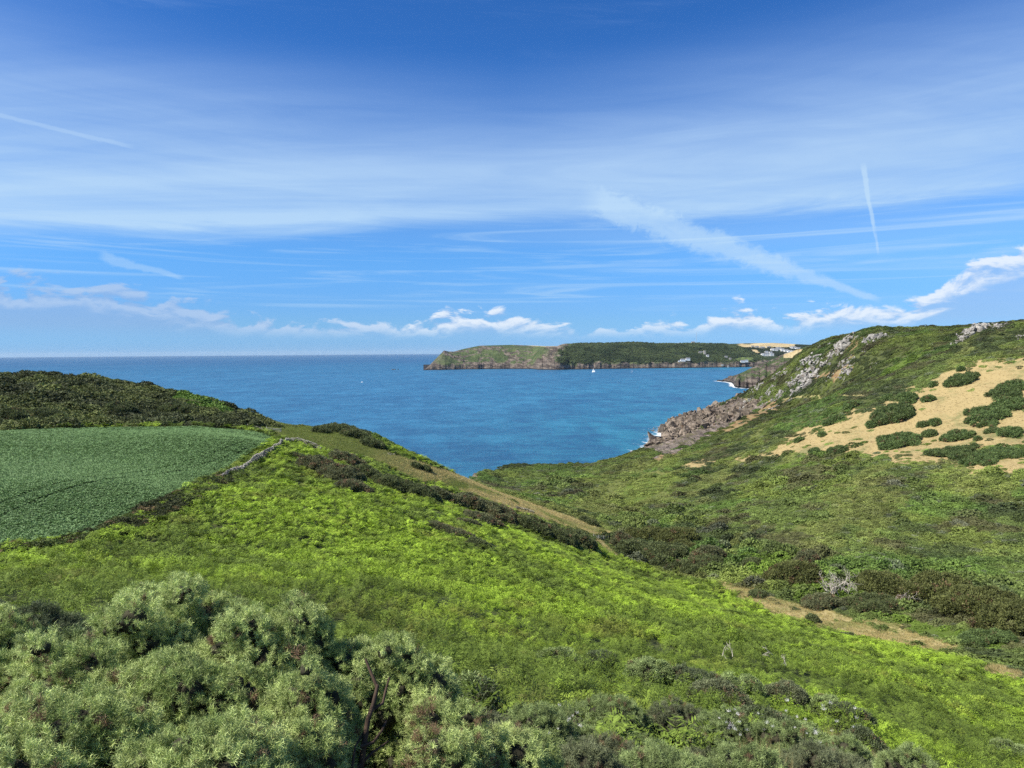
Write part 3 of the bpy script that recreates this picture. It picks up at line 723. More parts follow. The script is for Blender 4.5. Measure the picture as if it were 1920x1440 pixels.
T_CROP = templates('crop_plant', [cropplant(s) for s in range(3)])
T_GRASS = templates('grass_tuft', [grasstuft(s) for s in range(3)])
_NG = {}
def scatter_group(tcol):
    if tcol.name in _NG: return _NG[tcol.name]
    g = bpy.data.node_groups.new('scatter_' + tcol.name, 'GeometryNodeTree')
    g.interface.new_socket('Geometry', in_out='INPUT', socket_type='NodeSocketGeometry'); g.interface.new_socket('Geometry', in_out='OUTPUT', socket_type='NodeSocketGeometry')
    nd = g.nodes; gi, go = nd.new('NodeGroupInput'), nd.new('NodeGroupOutput')
    ci = nd.new('GeometryNodeCollectionInfo'); ci.inputs['Collection'].default_value = tcol; ci.inputs['Separate Children'].default_value = True; ci.inputs['Reset Children'].default_value = True
    ip = nd.new('GeometryNodeInstanceOnPoints'); ip.inputs['Pick Instance'].default_value = True
    def na(nm, t):
        n = nd.new('GeometryNodeInputNamedAttribute'); n.data_type = t; n.inputs[0].default_value = nm; return n.outputs[0]
    L = g.links.new
    L(gi.outputs[0], ip.inputs['Points']); L(ci.outputs[0], ip.inputs['Instance']); L(na('idx', 'INT'), ip.inputs['Instance Index'])
    L(na('rot', 'FLOAT_VECTOR'), ip.inputs['Rotation']); L(na('scl', 'FLOAT_VECTOR'), ip.inputs['Scale']); L(ip.outputs[0], go.inputs[0])
    _NG[tcol.name] = g; return g
def scatter(name, pts, nrm, spin, scl, tint, tcol, parent=None):
    """a cloud of points that carries one leaf tuft, frond or bush at each"""
    n = len(pts); nrm = unit(np.asarray(nrm, float) * np.ones((n, 3)))
    th = np.arccos(np.clip(nrm[:, 2], -1, 1)); ph = np.arctan2(nrm[:, 0], -nrm[:, 1])
    cs, ss, ct, st, cp, sp = np.cos(spin), np.sin(spin), np.cos(th), np.sin(th), np.cos(ph), np.sin(ph)
    r00 = cp * cs - sp * ct * ss; r10 = sp * cs + cp * ct * ss; r20 = st * ss; r21 = st * cs; r22 = ct
    rot = np.stack([np.arctan2(r21, r22), -np.arcsin(np.clip(r20, -1, 1)), np.arctan2(r10, r00)], 1)
    me = bpy.data.meshes.new(name); me.vertices.add(n); me.vertices.foreach_set('co', np.asarray(pts, np.float32).ravel())
    sc = np.asarray(scl, float)
    if sc.ndim == 1: sc = np.repeat(sc[:, None], 3, 1)
    for nm, t, f, v in (('rot', 'FLOAT_VECTOR', 'vector', rot), ('scl', 'FLOAT_VECTOR', 'vector', sc)):
        a = me.attributes.new(nm, t, 'POINT'); a.data.foreach_set(f, v.astype(np.float32).ravel())
    a = me.attributes.new('tint', 'FLOAT_COLOR', 'POINT'); a.data.foreach_set('color', np.c_[np.clip(tint, 0.002, 1), np.ones(n)].astype(np.float32).ravel())
    a = me.attributes.new('idx', 'INT', 'POINT'); a.data.foreach_set('value', RNG.integers(0, len(tcol.objects), n).astype(np.int32))
    me.update(); o = bpy.data.objects.new(name, me); link(o, parent); o['kind'] = 'stuff'
    md = o.modifiers.new('leaves', 'NODES'); md.node_group = scatter_group(tcol); return o

# ------------------------------------------------------------------ what the viewer could see of the land (leave out cover on far sides)
_haz = np.radians(np.linspace(-42, 42, 500)); _hr = np.exp(np.linspace(math.log(2), math.log(1100), 420))
_A, _Rr = np.meshgrid(_haz, _hr, indexing='ij'); _Hh = height(_Rr * np.sin(_A), _Rr * np.cos(_A)); _E = (_Hh - EYE) / _Rr; _EM = np.maximum.accumulate(_E, axis=1)
def visible(x, y, z, margin=2.5):
    a = np.arctan2(x, y); r = np.hypot(x, y)
    i = np.clip(np.round((a - _haz[0]) / (_haz[1] - _haz[0])).astype(int), 0, 499); j = np.clip(np.searchsorted(_hr, r) - 2, 0, 419)
    return (z + margin - EYE) / r > _EM[i, j] - 0.002
def sample(s0, k, rmin, rmax, amin=-40, amax=40, seed=0):
    """jittered points with spacing max(s0, k * distance)"""
    g = np.random.default_rng(seed); X, Y, S = [], [], []; r = rmin
    while r < rmax:
        s = max(s0, k * r); n = max(int(r * math.radians(amax - amin) / s), 1)
        a = np.radians(amin) + (np.arange(n) + g.random(n)) / n * math.radians(amax - amin); q = r + g.random(n) * s
        X.append(q * np.sin(a)); Y.append(q * np.cos(a)); S.append(np.full(n, s)); r += s
    return np.concatenate(X), np.concatenate(Y), np.concatenate(S)
def col_mix(f, a, b): f = np.asarray(f)[:, None]; return np.array(a) * (1 - f) + np.array(b) * f
# ------------------------------------------------------------------ kinds of ground cover, as areas of the land
PLY2 = {
 'gorse_low': [world_poly(p) for p in ([(560,1215),(640,1225),(760,1240),(860,1290),(960,1340),(1100,1340),(1200,1350),(1300,1350),(1450,1360),(1560,1380),(1640,1410),(1760,1430),(1900,1440),(1900,1900),(300,1900),(-400,1900),(-400,1150),(60,1120),(160,1140),(300,1200),(450,1200)],)],
 'hill_left': [world_poly(p) for p in ([(-350,820),(0,809),(250,799),(380,799),(440,802),(520,800),(480,782),(380,745),(300,722),(240,716),(150,706),(0,700),(-350,690)],)],
 'thicket': [world_poly(p) for p in ([(1150,1020),(1160,975),(1250,960),(1340,985),(1460,1030),(1500,1030),(1640,1050),(1780,1080),(1920,1110),(2100,1120),(2100,1230),(1920,1190),(1800,1160),(1700,1150),(1600,1140),(1460,1110),(1340,1088),(1250,1070),(1180,1045)],)],
 'heath_top': [world_poly(p) for p in ([(1450,680),(1520,655),(1640,622),(1800,616),(1920,602),(2200,602),(2200,650),(1920,665),(1840,682),(1750,698),(1740,715),(1640,745),(1400,745)],)],
}
POLY.update(PLY2)
def near_side(x, y):
    """the viewer's side of the valley, down to the stream"""
    line = NS
    return np.interp(y, line[:, 1], line[:, 0]) > x
NS = np.array([ground_at(*p)[:2] for p in ((1960,1300),(1850,1250),(1700,1215),(1560,1178),(1440,1140),(1350,1098),(1260,1078),(1180,1050),(1150,1035),(1128,1000),(1060,968),(1000,945),(930,925),(885,908))])
NS = NS[np.argsort(NS[:, 1])]
NS = np.vstack([[NS[0][0] + 60, -20], NS[NS[:, 1] < 340], [-45, 345], [-300, 352], [-300, 900]])

# ---- bracken on the near slope
def bracken_tint(x, y, seed=0):
    r = np.hypot(x, y)
    n = fbm(x / 17 + 3, y / 30, 3); n2 = fbm(x / 3.1 + 9, y / 3.1, 3); n3 = fbm(x / 60, y / 40 + 4, 2)
    n4 = fbm(x / (.9 + r / 60) + 2, y / (.9 + r / 60), 2)
    f = sst(.32, .64, n * .5 + n3 * .5 + (n2 - .5) * .5 + (n4 - .5) * .35)
    c = col_mix(f, (0.125, 0.180, 0.028), (0.250, 0.370, 0.034))
    b = sst(.60, .74, n2 * .6 + fbm(x / 8, y / 8 + 77, 3) * .4)
    c = c * (1 - b[:, None] * .55) + np.array((0.155, 0.135, 0.040)) * b[:, None] * .55
    return c * RNG.uniform(.6, 1.42, (len(x), 1))
def cover_points(s0, k, rmin, rmax, seed, amin=-40, amax=40):
    x, y, s = sample(s0, k, rmin, rmax, amin, amax, seed); z = height(x, y); v = visible(x, y, z); return x[v], y[v], z[v], s[v]
x, y, z, s = cover_points(0.40, 0.0056, 8, 345, 1)
seaward = (y > 215) & (seg_dist(x, y, COAST) < 112)
ok = near_side(x, y) & ~seaward & ~in_poly(x, y, _cp) & ((mask('gorse_low', x, y, 3.0) < .5) | ((np.hypot(x, y) > 9.5) & (RNG.random(len(x)) < .6))) & (mask('olive', x, y) < .5) & (mask('track', x, y) < .5) & (mask('hill_left', x, y) < .5)
gap = fbm(x / 2.6, y / 2.6, 3)
ok &= gap > .30
x, y, z, s = x[ok], y[ok], z[ok], s[ok]
r = np.hypot(x, y); t = bracken_tint(x, y)
hgt = 0.35 + 0.75 * fbm(x / 5, y / 5, 3) + 1.3 * (fbm(x / (1.1 + r / 90), y / (1.1 + r / 90), 2) - .3)
for nm, sel, tc, kk in (('bracken', r < 55, T_FERNN, 1.15), ('far_bracken', r >= 55, T_FERNF, 1.35)):
    q = sel; n = q.sum(); sc = np.maximum(s[q] * kk * 1.15, .38) * RNG.uniform(.75, 1.2, n)
    S3 = np.stack([sc, sc, np.clip(hgt[q], .35, 1.7) * RNG.uniform(.5, 1.45, n) * .8], 1)
    o = scatter(nm, np.stack([x[q], y[q], z[q] - .05], 1), RNG.normal(size=(n, 3)) * .38 + [0, 0, 1], RNG.uniform(0, 6.28, n), S3, t[q], tc)
    tag(o, 'bright green bracken covering the near slope' if nm == 'bracken' else 'bright green bracken further down the slope towards the gorse band', 'bracken')
print('bracken', len(x))
# ---- crop
x, y, z, s = cover_points(0.26, 0.0026, 40, 215, 2, -52, -16)
ok = in_poly(x, y, _cp); x, y, z, s = x[ok], y[ok], z[ok], s[ok]
tr = tram(x, y); ok = (tr > .30) | (RNG.random(len(x)) < .60); x, y, z, s, tr = x[ok], y[ok], z[ok], s[ok], tr[ok]
n = len(x); f = fbm(x / 25, y / 25, 3); f2 = sst(.3, .7, fbm((x * _TDIR[0] + y * _TDIR[1]) / 60, (-x * _TDIR[1] + y * _TDIR[0]) / 2.2, 3))
t = col_mix(np.clip(f * .55 + f2 * .45, 0, 1), (0.098, 0.175, 0.060), (0.125, 0.218, 0.076)) * RNG.uniform(.8, 1.2, (n, 1))
sc = s * 1.6 * RNG.uniform(.8, 1.2, n) * np.where(tr < .42, .8, 1)
o = scatter('crop_plants', np.stack([x, y, z - .02], 1), RNG.normal(size=(n, 3)) * .12 + [0, 0, 1], RNG.uniform(0, 6.28, n), np.stack([sc, sc, np.minimum(sc, .5) * .9], 1), t, T_CROP)
tag(o, 'even dark green root crop filling the walled field', 'crop'); print('crop', n)
# ---- scrub: shrubs and heath that read as one mass on both valley sides
def scrub(name, s0, k, rmin, rmax, seed, sel, tintf, label, size=1.0, flat=.7, amin=-40, amax=40, zoff=-.15):
    x, y, z, s = cover_points(s0, k, rmin, rmax, seed, amin, amax); ok = sel(x, y, z); x, y, z, s = x[ok], y[ok], z[ok], s[ok]; n = len(x)
    big = fbm(x / 14, y / 14, 3); sc = s * size * RNG.uniform(.55, 1.35, n) * (.75 + .6 * big)
    hh = sc * flat * RNG.uniform(.7, 1.2, n)
    e = 1.0; gx = (height(x + e, y) - z) / e; gy = (height(x, y + e) - z) / e
    o = scatter(name, np.stack([x, y, z + zoff * sc], 1), np.stack([-gx * .7, -gy * .7, 1 + 0 * gx], 1) + RNG.normal(size=(n, 3)) * .1, RNG.uniform(0, 6.28, n), np.stack([sc, sc, hh], 1), tintf(x, y, z, n), T_DOME)
    tag(o, label, 'scrub'); print(name, n); return o
def slope_stripes(x, y): return fbm((x * .80 - y * .60) / 26 + 5, (x * .60 + y * .80) / 95, 4)
def tint_scrub(x, y, z, n):
    f = slope_stripes(x, y) * .6 + fbm(x / 10, y / 10, 3) * .4
    c = col_mix(sst(.38, .58, f), (0.060, 0.074, 0.032), (0.140, 0.175, 0.050))
    yel = sst(.52, .66, fbm(x / 22 + 30, y / 22, 4)); c = c * (1 - yel[:, None] * .6) + np.array((0.205, 0.235, 0.055)) * yel[:, None] * .6
    br = sst(.57, .68, fbm(x / 12 + 90, y / 12, 3)); c = c * (1 - br[:, None] * .7) + np.array((0.105, 0.088, 0.050)) * br[:, None] * .7
    gp = sst(.55, .68, fbm(x / 30 + 61, y / 30, 3))[:, None] * .55; c = c * (1 - gp) + np.array((0.11, 0.185, 0.04)) * gp
    pale = (RNG.random(n) < .05); c[pale] = c[pale] * .4 + np.array((0.14, 0.14, 0.11)) * .6
    b = mask('bright', x, y); c = c * (1 - b[:, None] * .8) + np.array((0.13, 0.19, 0.03)) * b[:, None] * .8
    ol = np.maximum(mask('olive', x, y), stripes(x, y) * 1.1); c = c * (1 - ol[:, None] * .7) + np.array((0.185, 0.195, 0.06)) * ol[:, None] * .7
    return c * np.array((1.26, 1.36, 1.26)) * RNG.uniform(.62, 1.4, (n, 1))
def far_side(x, y, z):
    ok = ~near_side(x, y) & (z > 7)
    d = mask('dry', x, y, 3.2); tr = mask('track', x, y, 1.0); ba = mask('bare', x, y); rk, _ = rockiness(x, y)
    keep = RNG.random(len(x)); pd = np.zeros(len(x), bool)
    for l in LINES['path']: pd |= seg_dist(x, y, l) < 1.0
    ol = (mask('olive', x, y) > .5) | (mask('bright', x, y) > .5)
    for p_ in POLY['dry']:
        e_ = ok & (d > .5)
        if e_.any():
            i_ = np.nonzero(e_)[0]; sd_ = seg_dist(x[i_], y[i_], np.vstack([p_, p_[:1]])); d[i_[(RNG.random(len(i_)) < .30 * np.exp(-sd_ / 9)) & (fbm(x[i_] / 6, y[i_] / 6, 2) > .42)]] = 0
    return ok & (d < .5) & ~pd & ((tr < .5) | (keep < .06)) & ((ba < .5) | (keep < .12)) & (rk < .5) & ((ol == 0) | (keep < .55))
OUT_HOLES = []
def not_stripe(x, y): return (stripes(x, y) < .4) | (RNG.random(len(x)) < .8)
scrub('tall_scrub', 2.6, 0.0165, 120, 430, 14, lambda x, y, z: far_side(x, y, z) & (stripes(x, y) < .3) & (RNG.random(len(x)) < np.clip(fbm(x / 28 + 9, y / 28, 3) * 2.4 - .75, 0, .75)), lambda x, y, z, n: tint_scrub(x, y, z, n) * .85, 'larger rounded shrubs standing out of the valley scrub', .72, .75, 2, 40)
scrub('valley_scrub', 0.9, 0.0064, 60, 330, 3, lambda x, y, z: far_side(x, y, z) & not_stripe(x, y), tint_scrub, 'mixed green scrub covering the far side of the valley', 1.05, .62, -7, 40)
scrub('cliff_heath', 1.8, 0.0060, 330, 900, 4, lambda x, y, z: far_side(x, y, z) & not_stripe(x, y), lambda x, y, z, n: tint_scrub(x, y, z, n) * (1 - .36 * sst(400, 520, y))[:, None], 'low olive heath on the ridge and seaward slope', .95, .5, -7, 40)
x0 = None
scrub('thicket_scrub', 1.8, 0.0125, 90, 300, 5, lambda x, y, z: ~near_side(x, y) & (mask('thicket', x, y, 3) > .5) & (mask('track', x, y, 1) < .5) & (RNG.random(len(x)) < .55), lambda x, y, z, n: tint_scrub(x, y, z, n) * .85, 'taller dark bushes along the valley bottom', 1.15, .95, 2, 40)
scrub('hill_scrub', 1.8, 0.0125, 140, 330, 6, lambda x, y, z: (mask('hill_left', x, y, 2) > .5) & ~in_poly(x, y, _cp) & ((mask('bright', x, y) < .5) | (RNG.random(len(x)) < .8)),
      lambda x, y, z, n: col_mix(sst(.4, .62, fbm(x / 12, y / 12, 3)), (0.075, 0.090, 0.038), (0.140, 0.165, 0.055)) * RNG.uniform(.6, 1.3, (n, 1)) * (1 - .6 * mask('bright', x, y))[:, None] + np.array((.08, .16, .02)) * mask('bright', x, y)[:, None], 'dark scrub on the low hill behind the crop field', 1.15, .8, -52, -12)
scrub('headland_scrub', 1.2, 0.0078, 200, 400, 26, lambda x, y, z: near_side(x, y) & (y > 210) & (z > 6) & (seg_dist(x, y, COAST) < 112) & (mask('hill_left', x, y, 2) < .5) & ((mask('olive', x, y) < .5) | (fbm(x / 9 + 5, y / 9, 3) > .62)), lambda x, y, z, n: tint_scrub(x, y, z, n) * .8, 'wind clipped scrub on the seaward edge of the headland', .95, .6, -30, -2)
# ---- grass
def grass_tint(x, y, n):
    d = np.maximum(mask('track', x, y, 1), sst(-50, -22, x)); d = d * sst(.2, .5, fbm(x / 9, y / 9, 3))
    return col_mix(d, (0.170, 0.215, 0.050), (0.46, 0.38, 0.17)) * RNG.uniform(.7, 1.25, (n, 1))
x, y, z, s = cover_points(0.45, 0.0032, 60, 345, 7, -40, 40)
ok = (((mask('olive', x, y) > .5) & near_side(x, y)) | (mask('track', x, y, 1) > .5) & (RNG.random(len(x)) < .7)) & ~in_poly(x, y, _cp); x, y, z, s = x[ok], y[ok], z[ok], s[ok]; n = len(x)
sc = s * RNG.uniform(.7, 1.3, n) * 1.2
o = scatter('rough_grass', np.stack([x, y, z - .03], 1), RNG.normal(size=(n, 3)) * .2 + [0, 0, 1], RNG.uniform(0, 6.28, n), np.stack([sc, sc, np.minimum(sc, .55)], 1), grass_tint(x, y, n), T_GRASS)
tag(o, 'olive and straw coloured rough grass above the cove', 'grass'); print('grass', n)
x, y, z, s = cover_points(0.9, 0.0036, 240, 520, 8, 8, 40)
ok = (mask('dry', x, y, 3.2) > .5) & (RNG.random(len(x)) < .5); x, y, z, s = x[ok], y[ok], z[ok], s[ok]; n = len(x); sc = s * RNG.uniform(.5, 1.1, n)
f = fbm(x / 12, y / 12, 3)
o = scatter('dry_grass', np.stack([x, y, z - .05], 1), RNG.normal(size=(n, 3)) * .2 + [0, 0, 1], RNG.uniform(0, 6.28, n), np.stack([sc, sc, np.minimum(sc * .5, .45)], 1), col_mix(sst(.45, .65, f), (0.40, 0.31, 0.15), (0.28, 0.23, 0.105)) * RNG.uniform(.8, 1.2, (n, 1)), T_GRASS)
tag(o, 'straw coloured dry grass of the hillside pasture', 'grass'); print('dry', n)
# ------------------------------------------------------------------ bushes that can be told apart: each a thing with stems, a dark core standing in for the shaded inside, and foliage
def tube_mesh(paths, sides=5):
    V, Fc = [], []
    for pts, r0, r1 in paths:
        pts = np.array(pts, float); n = len(pts); b = len(V)
        for i, p in enumerate(pts):
            d = unit(pts[min(i + 1, n - 1)] - pts[max(i - 1, 0)]); s1 = unit(np.cross(d, [0.31, 0.2, 0.93])); s2 = np.cross(d, s1); r = r0 + (r1 - r0) * i / (n - 1)
            for k in range(sides):
                a = 2 * math.pi * k / sides; V.append(p + (s1 * math.cos(a) + s2 * math.sin(a)) * r)
        for i in range(n - 1):
            for k in range(sides):
                k2 = (k + 1) % sides; Fc.append((b + i * sides + k, b + i * sides + k2, b + (i + 1) * sides + k2, b + (i + 1) * sides + k))
    return V, Fc
_ico = bmesh.new(); bmesh.ops.create_icosphere(_ico, subdivisions=2, radius=1.0)
ICO_V = np.array([v.co[:] for v in _ico.verts]); ICO_F = np.array([[v.index for v in f.verts] for f in _ico.faces]); _ico.free()
def make_bush(name, c, rx, ry, h, lab, cat='gorse', group=None, tcol=None, sp=.05, ts=.10, ta=(.10, .13, .06), tb=(.15, .19, .10), brown=.03, lobes=16, stems=4, lobe_r=(.28, .45), seed=0, core=True, low=-.25, stem_r=.03, conform=True):
    g = np.random.default_rng(seed + 1000); cx, cy, cz = c
    o = bpy.data.objects.new(name, None); o.location = (cx, cy, cz); o.empty_display_size = .2; link(o); tag(o, lab, cat, group)
    d = rnd_dir(lobes, g, -.05); rad = g.uniform(.35, 1.0, (lobes, 1)) ** .5
    sz = min(rx, ry, h)
    lr = g.uniform(*lobe_r, lobes) * sz
    ang = np.arctan2(d[:, 1], d[:, 0]); ph = g.uniform(0, 6.28, 3); rg = 1 + .22 * np.sin(2 * ang + ph[0]) + .16 * np.sin(3 * ang + ph[1]) + .10 * np.sin(5 * ang + ph[2])
    lc = d * rad * [rx, ry, h]; lc[:, :2] *= rg[:, None]; lc[:, :2] *= (1 - lr / max(rx, sz))[:, None]; lc[:, 2] = np.abs(lc[:, 2]) * .8
    lc[:, 2] = np.minimum(lc[:, 2], h - lr)
    hl, wl = np.hypot(lc[:, 0] / rx, lc[:, 1] / ry), None
    top = np.sqrt(np.clip(1 - hl ** 2, 0.05, 1)) * h * g.uniform(.72, 1.04, lobes) - lr
    lc[:, 2] = np.where(g.random(lobes) < .75, np.maximum(top, lr * .3), np.maximum(lc[:, 2] * .7, lr * .3))
    if conform: lc[:, 2] += height(cx + lc[:, 0], cy + lc[:, 1]) - cz
    area = 2.6 * math.pi * (lr ** 2)
    P_, D_ = [], []
    for i in range(lobes):
        n = int(area[i] / (sp * sp)) + 4; dd = rnd_dir(n, g, low); q = lc[i] + dd * lr[i] * g.uniform(.84, 1.04, (n, 1)) * (1 + .16 * np.sin(dd[:, :1] * 5 + i) * np.sin(dd[:, 1:2] * 6 + 2 * i))
        oth = np.arange(lobes) != i
        ins = (np.linalg.norm(q[:, None] - lc[None, oth], axis=2) < lr[None, oth] * .80).any(1); P_.append(q[~ins]); D_.append(dd[~ins])
    P_, D_ = np.vstack(P_), np.vstack(D_); n = len(P_)
    nf = fbm((P_[:, 0] + cx) / (sz * .4) + 20, (P_[:, 1] + cy) / (sz * .4) + P_[:, 2] / sz * 3, 3); t = col_mix(np.clip(sst(.3, .7, nf) * .6 + g.random(n) * .62, 0, 1), ta, tb) * g.uniform(.65, 1.25, (n, 1))
    bw = g.random(n) < brown * 3 * sst(.5, .7, fbm((P_[:, 0] + cx) / (sz * .5) + 50, (P_[:, 1] + cy) / (sz * .5), 2)) + brown * .3
    t[bw] = np.array((.20, .13, .075)) * g.uniform(.6, 1.3, (bw.sum(), 1))
    f = scatter('foliage', P_, D_ + [0, 0, .55] + g.normal(size=(n, 3)) * .25, g.uniform(0, 6.28, n), ts * g.uniform(.7, 1.35, n), t, tcol, o)
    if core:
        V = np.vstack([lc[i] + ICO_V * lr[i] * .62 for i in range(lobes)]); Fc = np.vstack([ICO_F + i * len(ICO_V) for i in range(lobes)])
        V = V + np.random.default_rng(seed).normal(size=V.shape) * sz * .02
        me = fast_mesh('shade_core', V, Fc, M_CORE); link(bpy.data.objects.new('shade_core', me), o)['kind'] = 'stuff'  # solid dark lumps block the view through, in place of shaded twigs
    for k in range(stems):
        tgt = lc[g.integers(0, lobes)]; b = np.array([g.normal() * rx * .08, g.normal() * ry * .08, -.1]); pts = [b + (tgt - b) * t + np.array([0, 0, 1]) * math.sin(t * 3.14) * .12 * h + g.normal(size=3) * .03 * sz * (0 < t < 1) for t in np.linspace(0, 1, 6)]
        V, Fc = tube_mesh([(pts, stem_r, stem_r * .4)]); mesh_obj('stem', V, Fc, M_WOOD, o, True)
    return o
def px_bush(name, px, pyb, wpx, hpx, lab, **kw):
    g = ground_at(px, pyb)
    if g is None: print('no ground', px, pyb); return
    d = g[1]; rx = wpx / 2 * d / FPX * kw.pop('ws', 1.2); h = hpx * d / FPX * kw.pop('hs', .78); ry = rx * kw.pop('asp', .8); y = g[1] + ry * .6; x = g[0] * y / g[1]
    z = float(height(x, y)); s = max(min(rx, h), .3)
    kw.setdefault('tcol', T_TUFT); kw.setdefault('sp', max(.0022 * d, s * .13)); kw.setdefault('ts', max(.0040 * d, s * .22)); kw.setdefault('lobes', int(np.clip(22 + rx / s * 14, 24, 80))); kw.setdefault('stems', 2)
    return make_bush(name, (x, y, z), rx, ry, h, lab, seed=int(px * 7 + pyb), stem_r=.05, lobe_r=(.20, .50), **kw)

FG = dict(tcol=T_SPRAY, sp=.047, ts=.080, ta=(.21, .285, .080), tb=(.50, .59, .22), stems=5)
GF = 'pale green gorse bushes in the corner nearest the viewer'
for i, (px, py, Y, rx, ry, lab) in enumerate([
    (372, 1082, 6.7, .62, .5, 'gorse bush forming the highest point of the big left clump, with reddish dead patch below'),
    (255, 1165, 6.1, .75, .55, 'rounded gorse bush left of the highest one in the big clump'),
    (535, 1140, 6.0, .50, .45, 'gorse bush at the right shoulder of the big left clump, against bright bracken'),
    (60, 1225, 5.4, .80, .6, 'gorse bush at the left edge beneath the dark shadowed shrub'),
    (350, 1265, 5.2, .95, .6, 'wide gorse bush in the middle of the big left clump'),
    (596, 1262, 5.0, .36, .4, 'gorse bush left of the bare trunk, above mid height'),
    (110, 1340, 4.4, .75, .5, 'gorse bush low at the left edge with dark hollows'),
    (390, 1400, 4.0, .70, .5, 'gorse bush at the bottom edge with two black hollows above it'),
    (556, 1370, 4.5, .30, .36, 'gorse bush directly left of the bare trunk at the bottom edge'),
    (742, 1222, 6.0, .60, .45, 'gorse bush arching over the bare brown trunk'),
    (838, 1330, 5.4, .38, .4, 'gorse bush right of the bare trunk with yellowed leaves low down'),
    (960, 1400, 5.6, .60, .5, 'low gorse bush between the trunk bush and the grey thicket'),
    (-60, 1150, 7.5, .9, .8, 'gorse bush cut off by the left edge, highest there'),
    (455, 1190, 5.8, .6, .5, 'gorse bush in the hollow under the right shoulder of the big clump'),
    (160, 1250, 5.4, .6, .5, 'gorse bush between the left edge and the wide middle bush'),
    (230, 1350, 4.6, .6, .45, 'gorse bush above the two black hollows at bottom left'),
    (480, 1330, 4.8, .55, .45, 'gorse bush between the wide middle bush and the trunk'),
    (660, 1225, 6.1, .5, .4, 'gorse bush behind the top of the bare trunk'),
    (20, 1420, 3.9, .6, .45, 'gorse bush in the bottom left corner'),
    (838, 1400, 5.0, .36, .36, 'gorse bush with golden dead leaves right of the trunk'),
    (300, 1120, 7.2, .9, .5, 'gorse bush sloping left from the highest point of the clump')]):
    x, _, zt = atY(px, py, Y); zb = float(height(x, Y)); h = zt - zb + .13
    kw = dict(FG)
    if i in (10, 19): kw['brown'] = .12
    make_bush('gorse_bush', (x, Y, zb), rx, ry, h, lab, 'gorse bush', GF, lobes=int(95 * rx), lobe_r=(.14, .34), seed=40 + i, stem_r=.022, low=-.55, **kw)
# the dark trunk showing in the gap
x, _, _ = atY(672, 1400, 4.9); zb = float(height(x, 4.9))
o = bpy.data.objects.new('bare_gorse', None); o.location = (x, 4.9, zb); link(o); tag(o, 'bare forked brown trunk rising through the gap between the gorse bushes', 'gorse')
def tp(*p): return [np.array(atY(*q)) - np.array([x, 4.9, zb]) for q in p]
for paths in ([(tp((672, 1470, 4.8), (682, 1400, 4.85), (690, 1350, 4.9), (700, 1320, 4.95), (708, 1285, 5.1)), .024, .013)], [(tp((700, 1330, 4.95), (718, 1318, 5.0), (722, 1298, 5.05), (730, 1270, 5.1)), .012, .007)],
              [(tp((676, 1400, 4.8), (700, 1392, 4.85), (716, 1370, 4.9), (724, 1352, 5.0)), .012, .007)], [(tp((668, 1440, 4.8), (700, 1410, 4.9), (728, 1390, 5.0)), .012, .006)], [(tp((660, 1440, 4.7), (666, 1400, 4.8), (684, 1370, 4.9)), .010, .006)],
              [(tp((708, 1290, 5.1), (695, 1260, 5.15), (685, 1235, 5.2)), .014, .008)]):
    V, Fc = tube_mesh(paths, 7); mesh_obj('branch', V, Fc, M_WOOD, o, True)

DK = dict(ta=(.075, .095, .042), tb=(.13, .165, .075))
BR = dict(ta=(.12, .14, .070), tb=(.18, .205, .105), brown=.05)
GG = dict(ta=(.115, .160, .054), tb=(.29, .37, .140), brown=.02)
def row(lst, name, cat, group, **base):
    for it in lst:
        px, py, Y, wpx, hh, lab, st = it
        x, _, zt = atY(px, py + 8, Y); zb = float(height(x, Y)); h = max(min(zt - zb, hh * 1.35), hh * .55); kw = dict(st); kw.update(base)
        rx = wpx / 2 * Y / FPX
        make_bush(name, (x, Y, zb), rx, rx * .7, h, lab, cat, group, seed=int(px + py * 3), **kw)
row([(95, 1135, 11.5, 190, 1.2, 'dark shadowed shrub behind the pale gorse at the left edge', DK), (-40, 1120, 14, 200, 1.2, 'gorse beyond the dark shrub at the left edge', DK), (230, 1140, 12.5, 170, 1.1, 'low gorse between the dark shrub and the highest clump', GG), (150, 1185, 9.2, 160, 1.2, 'gorse in front of the dark shadowed shrub', GG), (10, 1170, 9.5, 120, 1.3, 'blue green gorse below the dark shrub at the left edge', GG)], 'gorse_bush', 'gorse bush', 'shrubs behind the left clump', tcol=T_SPRAY, sp=.075, ts=.16, lobes=18)
low = [(905,1335,8.2,150,'greyish gorse right of the yellow leaved bush'),(1010,1320,10.5,170,'low gorse hump nearest the bottom centre of the bracken'),(1130,1296,12.6,200,'brown tinged gorse bush in front of the bracken tongue'),(1265,1300,13,130,'upright gorse bush right of the narrow bracken gap'),
 (1370,1325,11.5,190,'broad grey gorse with white seed tufts above it'),(1480,1330,11,170,'dark hollowed gorse beside the white seed tufts'),(1080,1395,7.6,220,'gorse at the bottom edge beneath the brown tinged bush'),(1250,1400,8,230,'gorse at the bottom edge below the narrow gap'),
 (1400,1400,8.2,200,'pale green gorse at the bottom edge with a white seed head'),(1550,1385,9.2,210,'gorse at the bottom edge left of the straw coloured grass'),(1590,1330,13,150,'dark gorse bush with reddish top left of the fern slope'),(1700,1395,10.5,150,'small gorse among straw coloured grass'),
 (1830,1370,13.5,150,'pale gorse near the bottom right corner'),(1900,1405,11,150,'gorse cut off by the bottom right corner'),(980,1415,6.4,180,'gorse at the bottom edge right of the trunk bush')]
row([(a, b_, c_, d_, .95, l, (GG if i % 3 else BR)) for i, (a, b_, c_, d_, l) in enumerate(low)], 'gorse_bush', 'gorse bush', 'grey green gorse along the bottom right', tcol=T_SPRAY, sp=.074, ts=.105, lobes=44, lobe_r=(.20, .45), stems=3, stem_r=.02)
